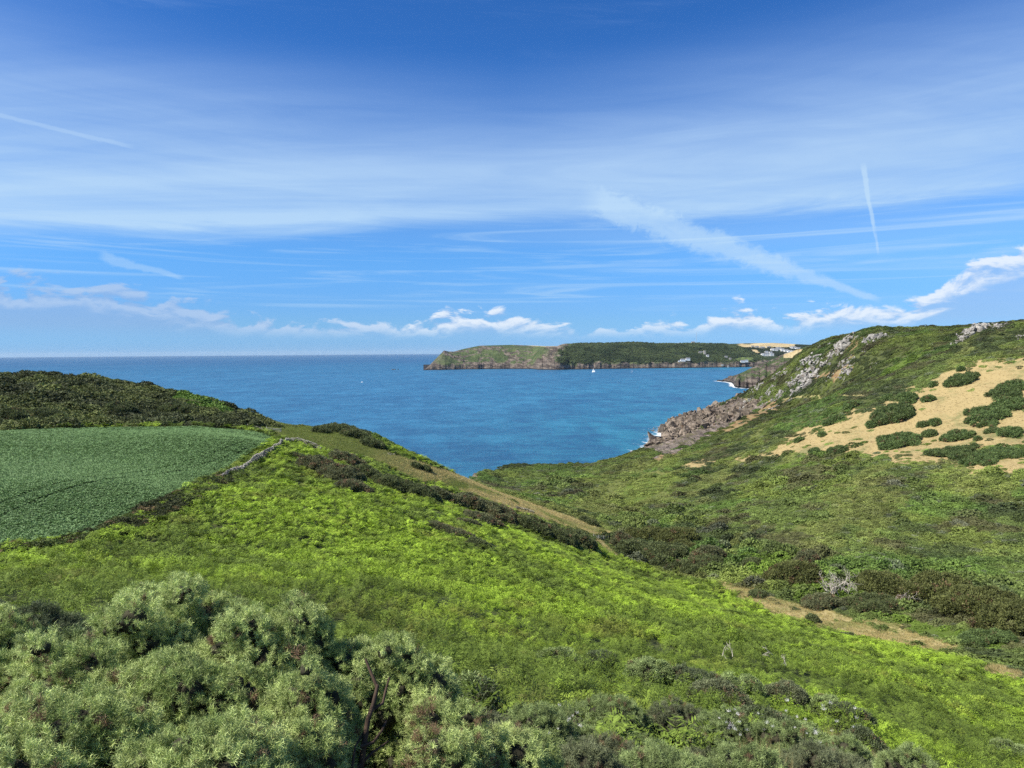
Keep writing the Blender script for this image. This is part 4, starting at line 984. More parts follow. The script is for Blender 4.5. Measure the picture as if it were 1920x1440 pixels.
for i in range(16):
    a_ = 940 + i * 62 + (i * 37) % 23; b_ = 1330 + (i * 53) % 90; Yb = 12.5 - (b_ - 1330) * .045; x_, _, zt_ = atY(a_, b_, Yb); zb_ = float(height(x_, Yb))
    make_bush('gorse_bush', (x_, Yb, zb_), .55, .5, .62, 'gorse bush merged into the low thicket along the bottom right', 'gorse bush', 'gorse merged in the bottom right thicket', tcol=T_SPRAY, sp=.075, ts=.10, lobes=34, lobe_r=(.20, .45), stems=2, stem_r=.02, seed=700 + i, **(GG if i % 3 else BR))
mid = [(1050,1208,33,110,'dark gorse at the left end of the row crossing the bracken'),(1125,1214,32,80,'smaller dark gorse just right of the row end'),(1215,1226,29,120,'dark gorse in the row left of the pale dead twig'),(1300,1226,29,130,'grey green gorse in the row below its middle'),(1385,1222,29,120,'gorse in the row behind the forked pale twig'),
 (1478,1212,30,110,'brown topped gorse with pale dead twigs, highest of the row'),(1555,1238,29,70,'two knobbed small gorse near the right end of the row'),(1600,1240,28,100,'sloping gorse at the right end of the row'),(1350,1262,25,130,'brown speckled gorse below the row'),(1440,1275,22,150,'dark gorse in front of the bracken tongue, right part'),
 (1520,1285,21,120,'dark green gorse beside the bracken, below the row end'),(1620,1275,23,90,'lone small gorse among bracken right of the row'),(880,1250,14,90,'small dark gorse right of the big clump'),(905,1268,13,70,'low gorse tuft beside the small dark one'),(1900,1290,36,90,'dark gorse on the bracken at the right edge'),(700,1195,17,60,'scrappy brown gorse at the foot of the big clump')]
row([(a, b_, c_, d_, .9, l, (BR if i in (5, 8, 15) else DK if i % 2 else GG)) for i, (a, b_, c_, d_, l) in enumerate(mid)], 'gorse_bush', 'gorse bush', 'gorse crossing the near bracken', tcol=T_TUFTF, sp=.12, ts=.17, lobes=36, lobe_r=(.22, .50), stems=2)

DKF = dict(ta=(.080, .100, .042), tb=(.145, .175, .070)); BRF = dict(ta=(.110, .120, .060), tb=(.180, .195, .095), brown=.09); GRF = dict(ta=(.080, .125, .042), tb=(.150, .215, .072)); OLV = dict(ta=(.090, .105, .034), tb=(.150, .165, .055))
for k, (px, py, w, h, lab, st) in enumerate([
    (600,888,70,34,'tallest brown gorse at the upper left end of the band',BRF),(640,905,80,36,'brown gorse below the upper end of the band',BRF),(650,872,70,26,'brown gorse behind the upper end of the band',BRF),(690,905,60,34,'dark gorse in the band below the grassy shelf',DKF),
    (735,922,70,34,'dark gorse in the band where it bends',DKF),(785,936,80,36,'dark green gorse in the middle of the band',DKF),(835,946,80,34,'dark gorse right of the middle of the band',BRF),(885,958,80,32,'brownish gorse in the lower half of the band',BRF),(935,976,80,30,'brownish gorse beside the lower bracken pocket',BRF),
    (660,925,60,26,'gorse on the lower lip of the band with a pink grey tip',BRF),(1000,1000,80,30,'first gorse of the lower clump beside the straw strip',DKF),(1040,1014,80,30,'middle gorse of the lower clump beside the straw strip',DKF),(1085,1024,60,30,'last gorse of the lower clump next to the fence',DKF),
    (905,985,80,24,'low brown gorse on the bracken above the islands',BRF),
    (832,1002,62,20,'left gorse of the island in the bracken',BRF),(862,1012,60,20,'middle gorse of the island in the bracken',BRF),(895,1030,50,20,'lower right gorse of the island in the bracken',DKF),(882,986,36,12,'small gorse just above the island in the bracken',BRF),(735,950,12,8,'tiny dead bush alone in the bracken',BRF),
    (602,812,26,14,'dark bush on the grassy headland skyline',DKF),(640,812,60,16,'dark scrub on the headland shoulder',DKF),(668,822,50,18,'dark scrub at the headland corner above the cliff',DKF),(700,838,40,14,'scrub on the cliff edge below the headland corner',DKF),(780,878,16,8,'small bush on the skyline beside the straw grass',DKF),(800,884,14,9,'pointed small bush on the skyline lower down',DKF),(560,862,30,10,'low bush by the end of the field wall',DKF)]):
    px_bush('gorse_bush', px, py, w, h, lab, cat='gorse bush', group='gorse on the headland slope', **st)
for k, (px, py, w, h, lab, st) in enumerate([
    (1170,1030,40,34,'round dark brown bush right of the fence',BRF),(1190,1045,60,34,'bush below the round brown one by the fence',DKF),(1240,1058,100,36,'long dark gorse hedge beside the bracken edge',DKF),(1310,1075,90,32,'gorse hedge continuing along the bracken edge',DKF),(1215,1020,70,34,'olive bush behind the gorse hedge',OLV),
    (1270,1025,80,36,'broad olive thorn bush on the valley floor',OLV),(1325,1058,56,36,'rounded thorn bush with brown crown and dark foot',BRF),(1278,1040,44,26,'small olive bush left of the rounded thorn',OLV),(1110,985,16,10,'small dark bush on the straw strip',DKF),(1095,978,14,9,'smaller dark bush on the straw strip',DKF),
    (1412,1065,36,18,'small bush beside a bright fern patch',DKF),(1490,1097,84,44,'large domed thorn bush with black shadowed foot',OLV),(1515,1060,36,30,'grey windswept bush above the domed thorn',BRF),(1420,1120,30,8,'low bush on the valley path',DKF),(1522,1166,22,12,'small dark green bush on the path',DKF),(1590,1200,30,14,'flat bush at the near edge of the path',DKF),
    (1540,1142,70,22,'grey heathery mound beside the path',BRF),(1650,1122,90,50,'tall thorn bush between the two bleached shrubs',OLV),(1750,1135,120,56,'large thorn bush right of the bleached shrub',OLV),(1830,1160,120,54,'dark thorn bush overlooking the path',OLV),(1900,1190,120,60,'dark thorn bush at the right edge by the path',OLV),(1640,1150,90,26,'low dark bush in front of the thorns',DKF),(1850,1210,90,24,'low green bush nearest the path end',GRF)]):
    px_bush('thorn_bush', px, py, w, h, lab, cat='bush', group='bushes in the valley bottom', **st)
for k, (px, py, w, h, lab) in enumerate([
    (1675,795,92,27,'largest gorse island on the dry pasture'),(1700,756,36,18,'gorse knoll above the largest island'),(1634,802,18,14,'small round gorse at the left foot of the largest island'),(1662,792,56,18,'gorse lobe at the front of the largest island'),(1802,724,62,18,'flat gorse island high on the dry pasture'),(1740,754,20,13,'single round gorse right of the knoll'),
    (1801,696,8,6,'tiny bush near the top edge of the pasture'),(1750,725,14,5,'thin low bush under the top scrub edge'),(1730,801,16,8,'left of two small bushes under the big island'),(1751,798,20,11,'right of two small bushes under the big island'),(1850,795,84,20,'long dark gorse wedge at the right of the pasture'),(1900,772,70,15,'gorse wedge running off the right edge'),(1885,748,66,11,'upper gorse wedge at the right edge'),(1905,735,50,14,'topmost gorse at the right edge of the pasture'),
    (1690,838,78,22,'wide gorse at the lower edge with fern beside it'),(1668,842,50,14,'lower front lobe beside the fern patch'),(1742,820,24,13,'round gorse between the two wide ones'),(1795,828,50,16,'wide low gorse right of the round one'),(1892,820,46,17,'paired gorse mound near the right edge'),(1833,826,6,6,'speck of a bush between the mounds'),(1862,812,22,6,'faint low bush above the paired mound'),
    (1541,819,11,8,'upper of the two lone bushes on the pasture tongue'),(1498,829,12,8,'lower of the two lone bushes on the pasture tongue'),(1527,851,20,11,'bush at the lower pasture edge, left'),(1567,852,36,12,'brownish bush at the lower pasture edge, right'),(1560,795,32,14,'gorse spur entering the pasture from the upper scrub'),(1595,767,26,14,'bright tipped gorse on the upper pasture edge'),
    (1860,865,100,18,'long gorse bank at the lower right of the pasture'),(1790,862,80,20,'gorse bank left of the long one'),(1870,862,60,14,'gorse strip on the bare lower patch'),(1855,872,24,10,'small gorse in the bare lower patch'),(1825,872,20,9,'smallest gorse in the bare lower patch'),(1750,855,26,10,'gorse bump beside the bare patch'),(1663,750,18,8,'low gorse tip left of the knoll')]):
    px_bush('gorse_clump', px, py, w, h, lab, cat='gorse clump', group='gorse clumps dotted over the dry pasture', asp=1.1, hs=.58, ws=1.0, **(GRF if k % 4 else dict(ta=(.075, .11, .04), tb=(.13, .18, .062))))
for k, (px, py, w, h, lab) in enumerate([(225,782,56,30,'round dark bush on the low hill above the crop edge'),(25,795,50,34,'black green bush at the left edge above the crop'),(90,790,60,24,'dark bush along the crop edge near the left'),(335,778,56,22,'dark bush right of the round one on the hill'),(280,720,40,10,'bush on the hill skyline beside bare earth'),(165,705,36,9,'low bush on the hill skyline'),(35,698,50,9,'bush on the hill skyline at far left'),(240,705,24,7,'small bush left of the bare earth on the skyline'),(395,760,40,12,'bush on the falling hill skyline')]):
    px_bush('dark_bush', px, py, w, h, lab, cat='bush', group='dark bushes on the low hill', **DKF)

# ------------------------------------------------------------------ bleached dead shrubs
def dead_shrub(px, py, w, h, lab, n=14, thick=.0011, seed=1, ground=None):
    g = np.random.default_rng(seed); b = ground_at(px, py) if ground is None else ground; d = b[1]; W, H = w * d / FPX / 2, h * d / FPX
    o = bpy.data.objects.new('dead_shrub', None); o.location = b; link(o); tag(o, lab, 'dead shrub'); rt = thick * d
    for i in range(n):
        base = np.array([g.uniform(-.75, .75) * W, g.uniform(-.3, .3) * W, -.1]); a = g.uniform(-.5, .5); L = H * g.uniform(.6, 1.05); paths = []
        def grow(p, dr, L, r, dep):
            pts = [p]
            for k in range(3): dr = unit(dr + g.normal(size=3) * .22); p = p + dr * L / 3; pts.append(p)
            paths.append((pts, r, r * .55))
            if dep:
                for q in range(3): grow(pts[g.integers(1, 4)], unit(dr + g.normal(size=3) * .6 + [0, 0, .15]), L * .6, r * .55, dep - 1)
        grow(base, unit(np.array([a, g.uniform(-.3, .3), 1])), L * .55, rt, 2)
        V, Fc = tube_mesh(paths, 3); mesh_obj('branch', V, Fc, M_DEAD, o)
dead_shrub(1588, 1112, 108, 48, 'wide bleached bare shrub right of the domed thorn bush', 26, .0006, 3)
dead_shrub(1702, 1134, 46, 34, 'smaller bleached bare shrub between the tall thorn bushes', 13, .0007, 4)
for px, py, Y, hh, lab in ((1366, 1222, 28.5, .75, 'forked pale dead twig standing above the gorse row'), (1446, 1222, 29.5, .8, 'tangled pale dead twigs left of the brown topped gorse'), (1470, 1240, 28.5, .6, 'pale dead twigs on the front of the brown topped gorse')):
    x, _, zt = atY(px, py, Y); dead_shrub(0, 0, 30 if hh > .7 else 50, 36, lab, 2, .0005, int(px), (x, Y, zt - .1))
# ------------------------------------------------------------------ rocks
def rock_mat(name, a, b, sc=.35):
    m, nt, out = new_mat(name); tc = N(nt, nt.nodes.new('ShaderNodeTexCoord').outputs['Object']); x, y, z = sep(tc)
    n = noise(tc, sc, 7, .68); l = noise(vec(nt, x * .25 + z * .3, y * .15, z * 1.1), 1.0, 6, .7, .4)
    c = mix(nt, smooth(.38, .62, l * .5 + n * .5), a, b); c = mix(nt, smooth(.56, .66, noise(tc, sc * .6, 4, .6)) * .6, c, (.15, .10, .06)); c = mix(nt, smooth(.60, .68, noise(tc, sc * 2.2, 4, .6)) * .55, c, (.09, .095, .04))
    p = nt.nodes.new('ShaderNodeBsdfPrincipled'); nt.links.new(c.s, p.inputs['Base Color']); p.inputs['Roughness'].default_value = .92; p.inputs['Specular IOR Level'].default_value = .15
    nt.links.new(bump(nt, n + l, 1.0, .5).s, p.inputs['Normal']); nt.links.new(p.outputs[0], out.inputs[0]); return m
M_ROCK = rock_mat('crag_rock', (.13, .12, .108), (.37, .355, .33)); M_SEAROCK = rock_mat('shore_rock', (.062, .050, .040), (.285, .232, .182), .2); M_STONE = rock_mat('wall_stone', (.20, .185, .155), (.52, .49, .43), 1.5)
def block(bm, c, sz, axes, g, n=11):
    v = g.normal(size=(n, 3)); v = v / np.abs(v).max(1, keepdims=True) * g.uniform(.72, 1, (n, 1)) * .5
    v = (v * sz) @ axes + c; vs = [bm.verts.new(tuple(p)) for p in v]
    r = bmesh.ops.convex_hull(bm, input=vs); bmesh.ops.delete(bm, geom=[e for e in set(r['geom_interior'] + r['geom_unused']) if isinstance(e, bmesh.types.BMVert)], context='VERTS')
def bm_obj(name, bm, mat, parent=None):
    me = bpy.data.meshes.new(name); bm.to_mesh(me); bm.free(); me.materials.append(mat); return link(bpy.data.objects.new(name, me), parent)
def axes_dip(az, dip):
    return np.array((Matrix.Rotation(az, 3, 'Z') @ Matrix.Rotation(dip, 3, 'Y')).transposed())
def crag(px, py, w, h, lab, n=None, seed=None, mat=None, name='rock_outcrop', cat='rock', gr='grey crags on the far ridge', z0=None, tall=1.0):
    g = np.random.default_rng(seed or int(px * 3 + py)); b = ground_at(px, py) if z0 is None else z0
    if b is None: print('crag sky', px, py); return
    d = b[1]; W, H = w * d / FPX, h * d / FPX; n = n or int(np.clip(w * h / 11, 10, 90)); W *= 1.25; H *= 1.25; bm = bmesh.new(); ax = axes_dip(.5, .75)
    for i in range(n):
        u, v = np.clip(g.normal() * .28, -.5, .5), np.clip(g.normal() * .28, -.5, .5)
        x = b[0] + u * W + .35 * v * W; y = b[1] + v * H * 1.6
        if z0 is None: z = float(height(x, y))
        else: z = 0.0
        s = g.uniform(.07, .26) * min(W, H * 1.5) * (1.2 - abs(u)); s = max(s, .0022 * d)
        block(bm, np.array([x, y, z + s * .15]), np.array([s * g.uniform(.9, 1.6), s, s * g.uniform(.7, 1.5) * tall]), ax @ axes_dip(g.normal() * .3, g.normal() * .2), g)
    o = bm_obj(name, bm, mat or M_ROCK); return tag(o, lab, cat, gr)
for a in [(1576,652,36,36,'broad pale crag high on the ridge'),(1641,634,32,24,'crag on the skyline right of the broad pale one'),(1514,708,44,46,'largest grey rock face stepping down the slope'),(1493,734,20,14,'rocks at the foot of the largest rock face'),(1584,690,24,28,'crag beside the rust coloured earth'),(1472,700,18,20,'narrow crag near the seaward shoulder'),
          (1511,678,24,16,'crag between the narrow one and the broad pale one'),(1636,684,10,7,'small lone rock on the open slope'),(1834,618,54,28,'massive dark crag on the skyline at the right'),(1806,636,36,14,'scree tail below the massive skyline crag'),(1874,613,26,14,'rock lumps right of the massive skyline crag'),(1914,632,16,12,'rock face touching the right edge'),
          (1450,766,24,9,'pale rock slab just below the coast path'),(1435,757,12,8,'small rock beside the path near the sea'),(1480,751,10,6,'boulder on the path bend'),(1536,650,12,10,'knob of rock on the seaward skyline'),(1556,645,12,8,'second knob of rock on the skyline'),(1452,722,14,12,'small crag above the far point'),(1530,672,18,14,'pale rocks under the skyline knobs'),(1608,632,14,7,'skyline rocks between the two crags'),(1497,690,14,12,'rocks left of the middle crag'),(1545,668,14,16,'rocks descending from the skyline knobs'),(1462,742,26,18,'rock buttress above the coast path bend'),(1440,738,22,16,'seaward crag just above the path'),(1420,728,20,16,'crag on the seaward edge below the narrow one'),(1485,718,18,22,'steep crag between the buttress and the largest face'),(1456,705,16,18,'crag on the seaward shoulder above the far point'),(1410,748,18,8,'ledge of rock on the path by the sea'),(1395,760,26,12,'pale rock shelf below the path by the sea'),(1558,704,16,16,'rock rib right of the largest face'),(1622,655,14,10,'rocks under the second skyline crag')]: crag(*a)
crag(1476, 990, 14, 22, 'lone pale boulder in the valley scrub', 5, gr=None); crag(1436, 998, 8, 8, 'small rock left of the lone pale boulder', 3, gr=None)
crag(262, 716, 26, 10, 'bare orange brown rocks on the low hill skyline', 10, gr=None); crag(8, 694, 22, 5, 'flat pale rocks on the skyline at the far left', 6, gr=None); crag(733, 852, 12, 10, 'pale rocks at the cliff edge', 8, gr=None); crag(1710, 918, 30, 12, 'grey lichened stones among the scrub', 8, gr=None); crag(312, 738, 10, 4, 'small pale rock on the hill side', 4, gr=None)
# shore rocks: jumble along the foot of the cliff, one mass
g = np.random.default_rng(5); bm = bmesh.new(); ax = axes_dip(.5, .85); cnt = 0
CX, CY = g.uniform(105, 300, 9000), g.uniform(560, 960, 9000); CX[4000:] = g.uniform(110, 260, 5000); CY[4000:] = g.uniform(540, 820, 5000); rk_, ds_ = rockiness(CX, CY); CZ = height(CX, CY)
for x, y, z, r_, d_ in zip(CX, CY, CZ, rk_, ds_):
    if r_ > .6 and -6 < d_ < 190 and cnt < 2300 and z > -3 and (d_ < 50 or vnoise(np.array([x / 9.0]), np.array([y / 9.0]))[0] > .45):
        s = g.uniform(1.4, 4.2) * (1.5 if d_ < 18 else 1.0) * (2.4 if g.random() < .10 else 1.0); block(bm, np.array([x, y, z + s * .08]), np.array([s * 1.5, s, s * g.uniform(.7, 1.5)]), ax @ axes_dip(g.normal() * .13, g.normal() * .10), g, 10); cnt += 1
tag(bm_obj('cliff_rocks', bm, M_SEAROCK), 'jumbled grey brown rocks at the foot of the cliff', 'rocks', kind='stuff')
for px, py, w, h, n, lab in [(1241,803,26,9,6,'larger dark rock standing off the cliff in white water'),(1221,808,11,6,3,'smaller dark rock farthest out from the cliff'),(1236,846,30,9,7,'flat reddish rocks at the near foot of the cliff'),(1250,834,30,12,7,'slanting rock ledge below the cliff gully'),(1265,793,18,7,5,'rock stack at the far foot of the cliff')]:
    sx, sy = sea_pt(px, py); crag(px, py, w, h, lab, n, mat=M_SEAROCK, name='sea_rock', cat='sea rock', gr='dark rocks in the surf', z0=(sx, sy, 0.0))
sx, sy = sea_pt(742, 693.5); crag(742, 693, 14, 3, 'low skerry off the tip of the far headland', 4, mat=M_SEAROCK, name='sea_rock', cat='sea rock', gr=None, z0=(sx, sy, 0.0))

# ------------------------------------------------------------------ dry stone walls
def stone_wall(pts, hgt, lab, seed, wid=.5, ragged=.25):
    l = world_line(pts, 4); l = catmull(l, 4); g = np.random.default_rng(seed); seg = np.r_[0, np.cumsum(np.hypot(*np.diff(l, axis=0).T))]; L = seg[-1]; bm = bmesh.new(); cnt = 0
    courses = int(hgt / .2); st = .42
    for c in range(courses):
        q = g.uniform(0, st)
        while q < L:
            if c < courses * (1 - ragged * 2 * vnoise(np.array([q / 3.0]), np.array([seed + .5]))[0]):
                x, y = np.interp(q, seg, l[:, 0]), np.interp(q, seg, l[:, 1]); q2 = min(q + .3, L); dx_, dy_ = np.interp(q2, seg, l[:, 0]) - x, np.interp(q2, seg, l[:, 1]) - y
                a = math.atan2(dy_, dx_); z = float(height(x, y)) + c * .2 + .05; w = st * g.uniform(.7, 1.1); block(bm, np.array([x, y, z]), np.array([w, wid, .24]), axes_dip(a + g.normal() * .08, g.normal() * .06), g, 9); cnt += 1
            q += st * g.uniform(.8, 1.1)
    o = bpy.data.objects.new('stone_wall', None); o.location = (0, 0, 0); link(o); tag(o, lab, 'wall'); s = bm_obj('stones', bm, M_STONE, o); s['kind'] = 'stuff'; print('wall', cnt); return l
W1 = stone_wall([(602,846),(578,836),(556,828),(540,829),(522,840),(500,854),(478,868),(455,884),(435,892),(415,902)], 1.6, 'old dry stone wall along the right edge of the crop field', 1)
stone_wall([(425,797),(445,798),(465,800),(482,804),(494,808)], 1.2, 'pale broken stone wall between the dark scrub and the gate', 2)
stone_wall([(968,953),(985,956),(1002,962)], .9, 'short ruined stone wall beside the straw strip', 3)
stone_wall([(690,858),(650,850),(620,846)], .6, 'low ruined bank wall above the brown gorse', 4)
# overgrown bank that carries the field edge on towards the viewer
HB = world_line([(435,893),(370,925),(300,960),(230,993),(120,1022),(0,1040),(-150,1060)], 6)
for nm, dd, s0, lab in (('field_hedge', 1.3, .55, 'low overgrown hedge bank between crop field and bracken'),):
    x, y, z, s = cover_points(.5, .006, 45, 200, 19, -50, -8); ok = (seg_dist(x, y, HB) < dd * 1.4); x, y, z, s = x[ok], y[ok], z[ok], s[ok]; n = len(x); sc = s * RNG.uniform(.8, 1.8, n) * (.5 + 1.1 * fbm(x / 4, y / 4, 2))
    tn = col_mix(sst(.35, .65, fbm(x / 5, y / 5, 3)), (.060, .070, .028), (.11, .15, .04)); yb = RNG.random(n) < .15; tn[yb] = (.20, .155, .075)
    tag(scatter(nm, np.stack([x, y, z], 1), np.array([[0, 0, 1.0]]) + RNG.normal(size=(n, 3)) * .1, RNG.uniform(0, 6.28, n), sc, tn * RNG.uniform(.7, 1.3, (n, 1)), T_DOME), lab, 'hedge')

# ------------------------------------------------------------------ gate and fence
M_GATE = simple_mat('weathered_wood', (.46, .43, .38), .85, .2, 6)
def box_part(name, p0, p1, w, h, mat, parent):
    p0, p1 = np.array(p0), np.array(p1); d = p1 - p0; L = np.linalg.norm(d); d = d / L; s = unit(np.cross(d, [0, 0, 1] if abs(d[2]) < .9 else [1, 0, 0])); u = np.cross(s, d)
    V = [p0 + d * L * a + s * w * b + u * h * c for a in (0, 1) for b in (-.5, .5) for c in (-.5, .5)]
    return mesh_obj(name, V, [(0, 1, 3, 2), (4, 6, 7, 5), (0, 4, 5, 1), (2, 3, 7, 6), (0, 2, 6, 4), (1, 5, 7, 3)], mat, parent)
def railing(name, pa, pb, hgt, nrail, posts, lab, cat, wr=.12, brace=False, mat=M_GATE):
    a, b = ground_at(*pa), ground_at(*pb); o = bpy.data.objects.new(name, None); o.location = a; link(o); tag(o, lab, cat); B = np.array(b) - np.array(a)
    for i in range(posts):
        t = i / (posts - 1); p = B * t; p[2] = float(height(a[0] + p[0], a[1] + p[1])) - a[2]; box_part('post', p + [0, 0, -.2], p + [0, 0, hgt + .15], .16, .16, mat, o)
    for k in range(nrail):
        z = hgt * (k + .6) / nrail; box_part('rail', [0, -.1, z], B + [0, -.1, z], .05, wr, mat, o)
    if brace: box_part('brace', [0, -.16, .15], B + [0, -.16, hgt], .05, .1, mat, o)
railing('field_gate', (500, 808), (527, 811), 1.15, 5, 2, 'pale wooden field gate at the corner of the crop field', 'gate', .08, True)
railing('wooden_fence', (1113, 1009), (1150, 1012), 1.15, 3, 5, 'short pale wooden fence across the valley path', 'fence', .13)

# ------------------------------------------------------------------ far land: woods, houses, mast, boats
def grid_pick(PXa, Ya, Za, px, py):
    """point of a far land grid seen at a pixel"""
    j = np.abs(PXa[0] - px).argmin(); X = (PXa[:, j] - 960) / FPX * Ya[:, j] * math.cos(PITCH); qx, qy = proj(X, Ya[:, j], Za[:, j]); run = np.minimum.accumulate(qy); i = np.nonzero(run <= py)[0]
    i = i[0] if len(i) else qy.argmin(); return float(X[i]), float(Ya[i, j]), float(Za[i, j])
HOUSE_AT = [(1281,678),(1290,677),(1274,679),(1322,664),(1315,662),(1327,669),(1362,671),(1393,681),(1400,680)]; HOUSE2_AT = [(1417,683),(1432,668),(1438,668),(1447,668),(1438,662),(1452,658),(1460,656),(1468,659),(1474,660),(1481,661),(1488,662),(1497,663),(1488,654),(1496,656),(1476,666),(1420,652),(1430,653)]
g = np.random.default_rng(8); wx, wy, wz, wt = [], [], [], []
n = 26000; pp = g.uniform(1040, 1470, n); tt = g.uniform(0, 900, n); yy = interp(pp, H1_C) + tt; xx = (pp - 960) / FPX * yy * math.cos(PITCH); zz1, t1, u1 = far_height(xx, yy)
wm = sst(1050, 1064, pp + (fbm(xx / 60, yy / 60, 3) - .5) * 40 - (u1 - .4) * 30) * sst(26, 40, zz1 + (fbm(xx / 50, yy / 50, 3) - .5) * 30); gf = ((pp - 1397) / 16) ** 2 + ((zz1 - 42) / 11) ** 2 < 1.2
sc_ = ((((pp - 1322) / 8) ** 2 + ((zz1 - 34) / 16) ** 2 < 1) | ((pp > 1350) & (zz1 < 26))) & (g.random(n) < .6); tp_ = (u1 > .97) & (((pp > 1215) & (pp < 1345))) & (g.random(n) < .9)
k = (wm > .4) & ~gf & ~sc_ & ~tp_ & (u1 < 1.0); 
for hx, hy in HOUSE_AT:
    q = grid_pick(PXg, Yg, Zg, hx, hy); k &= ~((np.abs(xx - q[0]) < 24) & (yy > q[1] - 75) & (yy < q[1] + 12))
xx, yy, zz1, pp = xx[k], yy[k], zz1[k], pp[k]; n = len(xx); print('trees', n)
tn = col_mix(sst(.35, .65, fbm(xx / 90, yy / 90, 3)), (.055, .085, .036), (.105, .142, .056)) * g.uniform(.6, 1.4, (n, 1)); s = g.uniform(5, 10, n)
tag(scatter('woodland', np.stack([xx, yy, zz1 - 1], 1), np.array([[0, 0, 1.0]]) + g.normal(size=(n, 3)) * .1, g.uniform(0, 6.28, n), np.stack([s, s, s * .9], 1), tn, T_DOME), 'dark woodland covering the slope of the far headland', 'woodland')
n = 6500; pp = g.uniform(1380, 1620, n); tt = g.uniform(0, 2000, n); yy = 4500 + tt; xx = (pp - 960) / FPX * yy * math.cos(PITCH); zz1 = h2(xx, yy); _, q = proj(xx, yy, zz1)
k = (q > 652.5) | ((pp > 1492) & (q > 648)); k &= ~((np.abs(q - 659) < 4) & (np.abs(pp - 1418 - (q - 659) * 1.6) < 6)) & (g.random(n) < .85)
for hx, hy in HOUSE2_AT:
    q = grid_pick(P2, Y2, Z2, hx, hy); k &= ~((np.abs(xx - q[0]) < 26) & (yy > q[1] - 110) & (yy < q[1] + 12))
xx, yy, zz1 = xx[k], yy[k], zz1[k]; n = len(xx)
s = g.uniform(7, 14, n); tag(scatter('village_trees', np.stack([xx, yy, zz1 - 1], 1), np.array([[0, 0, 1.0]]) + 0 * xx[:, None], g.uniform(0, 6.28, n), s, np.array([[.032, .050, .022]]) * g.uniform(.6, 1.4, (n, 1)), T_DOME), 'dark trees between the houses on the far hillside', 'woodland')
M_WHITE = simple_mat('white_render', (.80, .79, .76), .8, .05, .05); M_SLATE = simple_mat('slate_roof', (.16, .165, .18), .8, .2, .2); M_PANE = simple_mat('dark_glass', (.03, .035, .045), .3, .1, .2); M_CREAM = simple_mat('cream_stone', (.45, .42, .36), .85, .1, .05)
def house(p, w, dpt, hgt, lab, mat=M_WHITE, tower=False, flat=False):
    o = bpy.data.objects.new('house', None); o.location = (p[0], p[1], p[2] - 1); link(o); tag(o, lab, 'house', 'houses on the far shore'); W, D_, H = w / 2, dpt / 2, hgt
    bm = bmesh.new()
    for sx, sz, cx_, hh in ([(W, D_, 0, H)] + ([(W * .38, D_ * 1.2, -W * .5, H * 1.25)] if w > 26 else [])):
        r = bmesh.ops.create_cube(bm, size=1.0)
        for v in r['verts']: v.co = (cx_ + v.co.x * 2 * sx, v.co.y * 2 * sz, (v.co.z + .5) * hh)
    bm_obj('wall', bm, mat, o)
    if flat or tower:
        bm = bmesh.new(); r = bmesh.ops.create_cube(bm, size=1.0)
        for v in r['verts']: v.co = (v.co.x * 2 * (W + .4), v.co.y * 2 * (D_ + .4), H + .4 + v.co.z * .8)
        bm_obj('roof', bm, M_SLATE if not tower else mat, o)
    else:
        rh = D_ * .9; V = [(-W - .4, -D_ - .5, H - .1), (W + .4, -D_ - .5, H - .1), (W + .4, D_ + .5, H - .1), (-W - .4, D_ + .5, H - .1), (-W - .4, 0, H + rh), (W + .4, 0, H + rh)]
        mesh_obj('roof', V, [(0, 1, 5, 4), (2, 3, 4, 5), (0, 4, 3), (1, 2, 5), (0, 3, 2, 1)], M_SLATE, o)
    for k in range(max(2, int(w / 5))):
        for fl in range(max(1, int(H / 4))):
            x = -W + (k + .5) * w / max(2, int(w / 5)); z = 1.6 + fl * 3.4; mesh_obj('window', [(x - .8, -D_ - .06, z), (x + .8, -D_ - .06, z), (x + .8, -D_ - .06, z + 1.6), (x - .8, -D_ - .06, z + 1.6), (x - .8, -D_ + .05, z), (x + .8, -D_ + .05, z), (x + .8, -D_ + .05, z + 1.6), (x - .8, -D_ + .05, z + 1.6)], [(0, 1, 2, 3), (0, 4, 5, 1), (3, 2, 6, 7), (0, 3, 7, 4), (1, 5, 6, 2)], M_PANE, o)
for px, py, w, d, h, lab, kw in [(1281,678,26,12,10,'long white house alone in the headland wood, left wing',{}),(1290,677,22,11,12,'tall white house beside the long one in the wood',{}),(1274,679,10,8,6,'small white cottage left of the long house in the wood',{}),(1322,664,10,10,20,'pale stone tower above the headland wood',dict(mat=M_CREAM, tower=True)),(1315,662,26,9,6,'low stone building left of the tower',dict(mat=M_CREAM)),(1327,669,14,9,9,'white house just below the tower',{}),
    (1362,671,16,9,6,'cream house half hidden in trees',dict(mat=M_CREAM)),(1370,674,12,8,6,'second cream house half hidden in trees',dict(mat=M_CREAM)),(1393,681,24,11,9,'white house at the shore below the green field',{}),(1400,680,16,9,11,'taller white house next to the shore house',{}),(1355,688,12,8,7,'small cream house near the waterline',dict(mat=M_CREAM)),(1366,689,10,7,6,'second small house near the waterline',dict(mat=M_CREAM))]:
    house(grid_pick(PXg, Yg, Zg, px, py), w, d, h, lab, **kw)
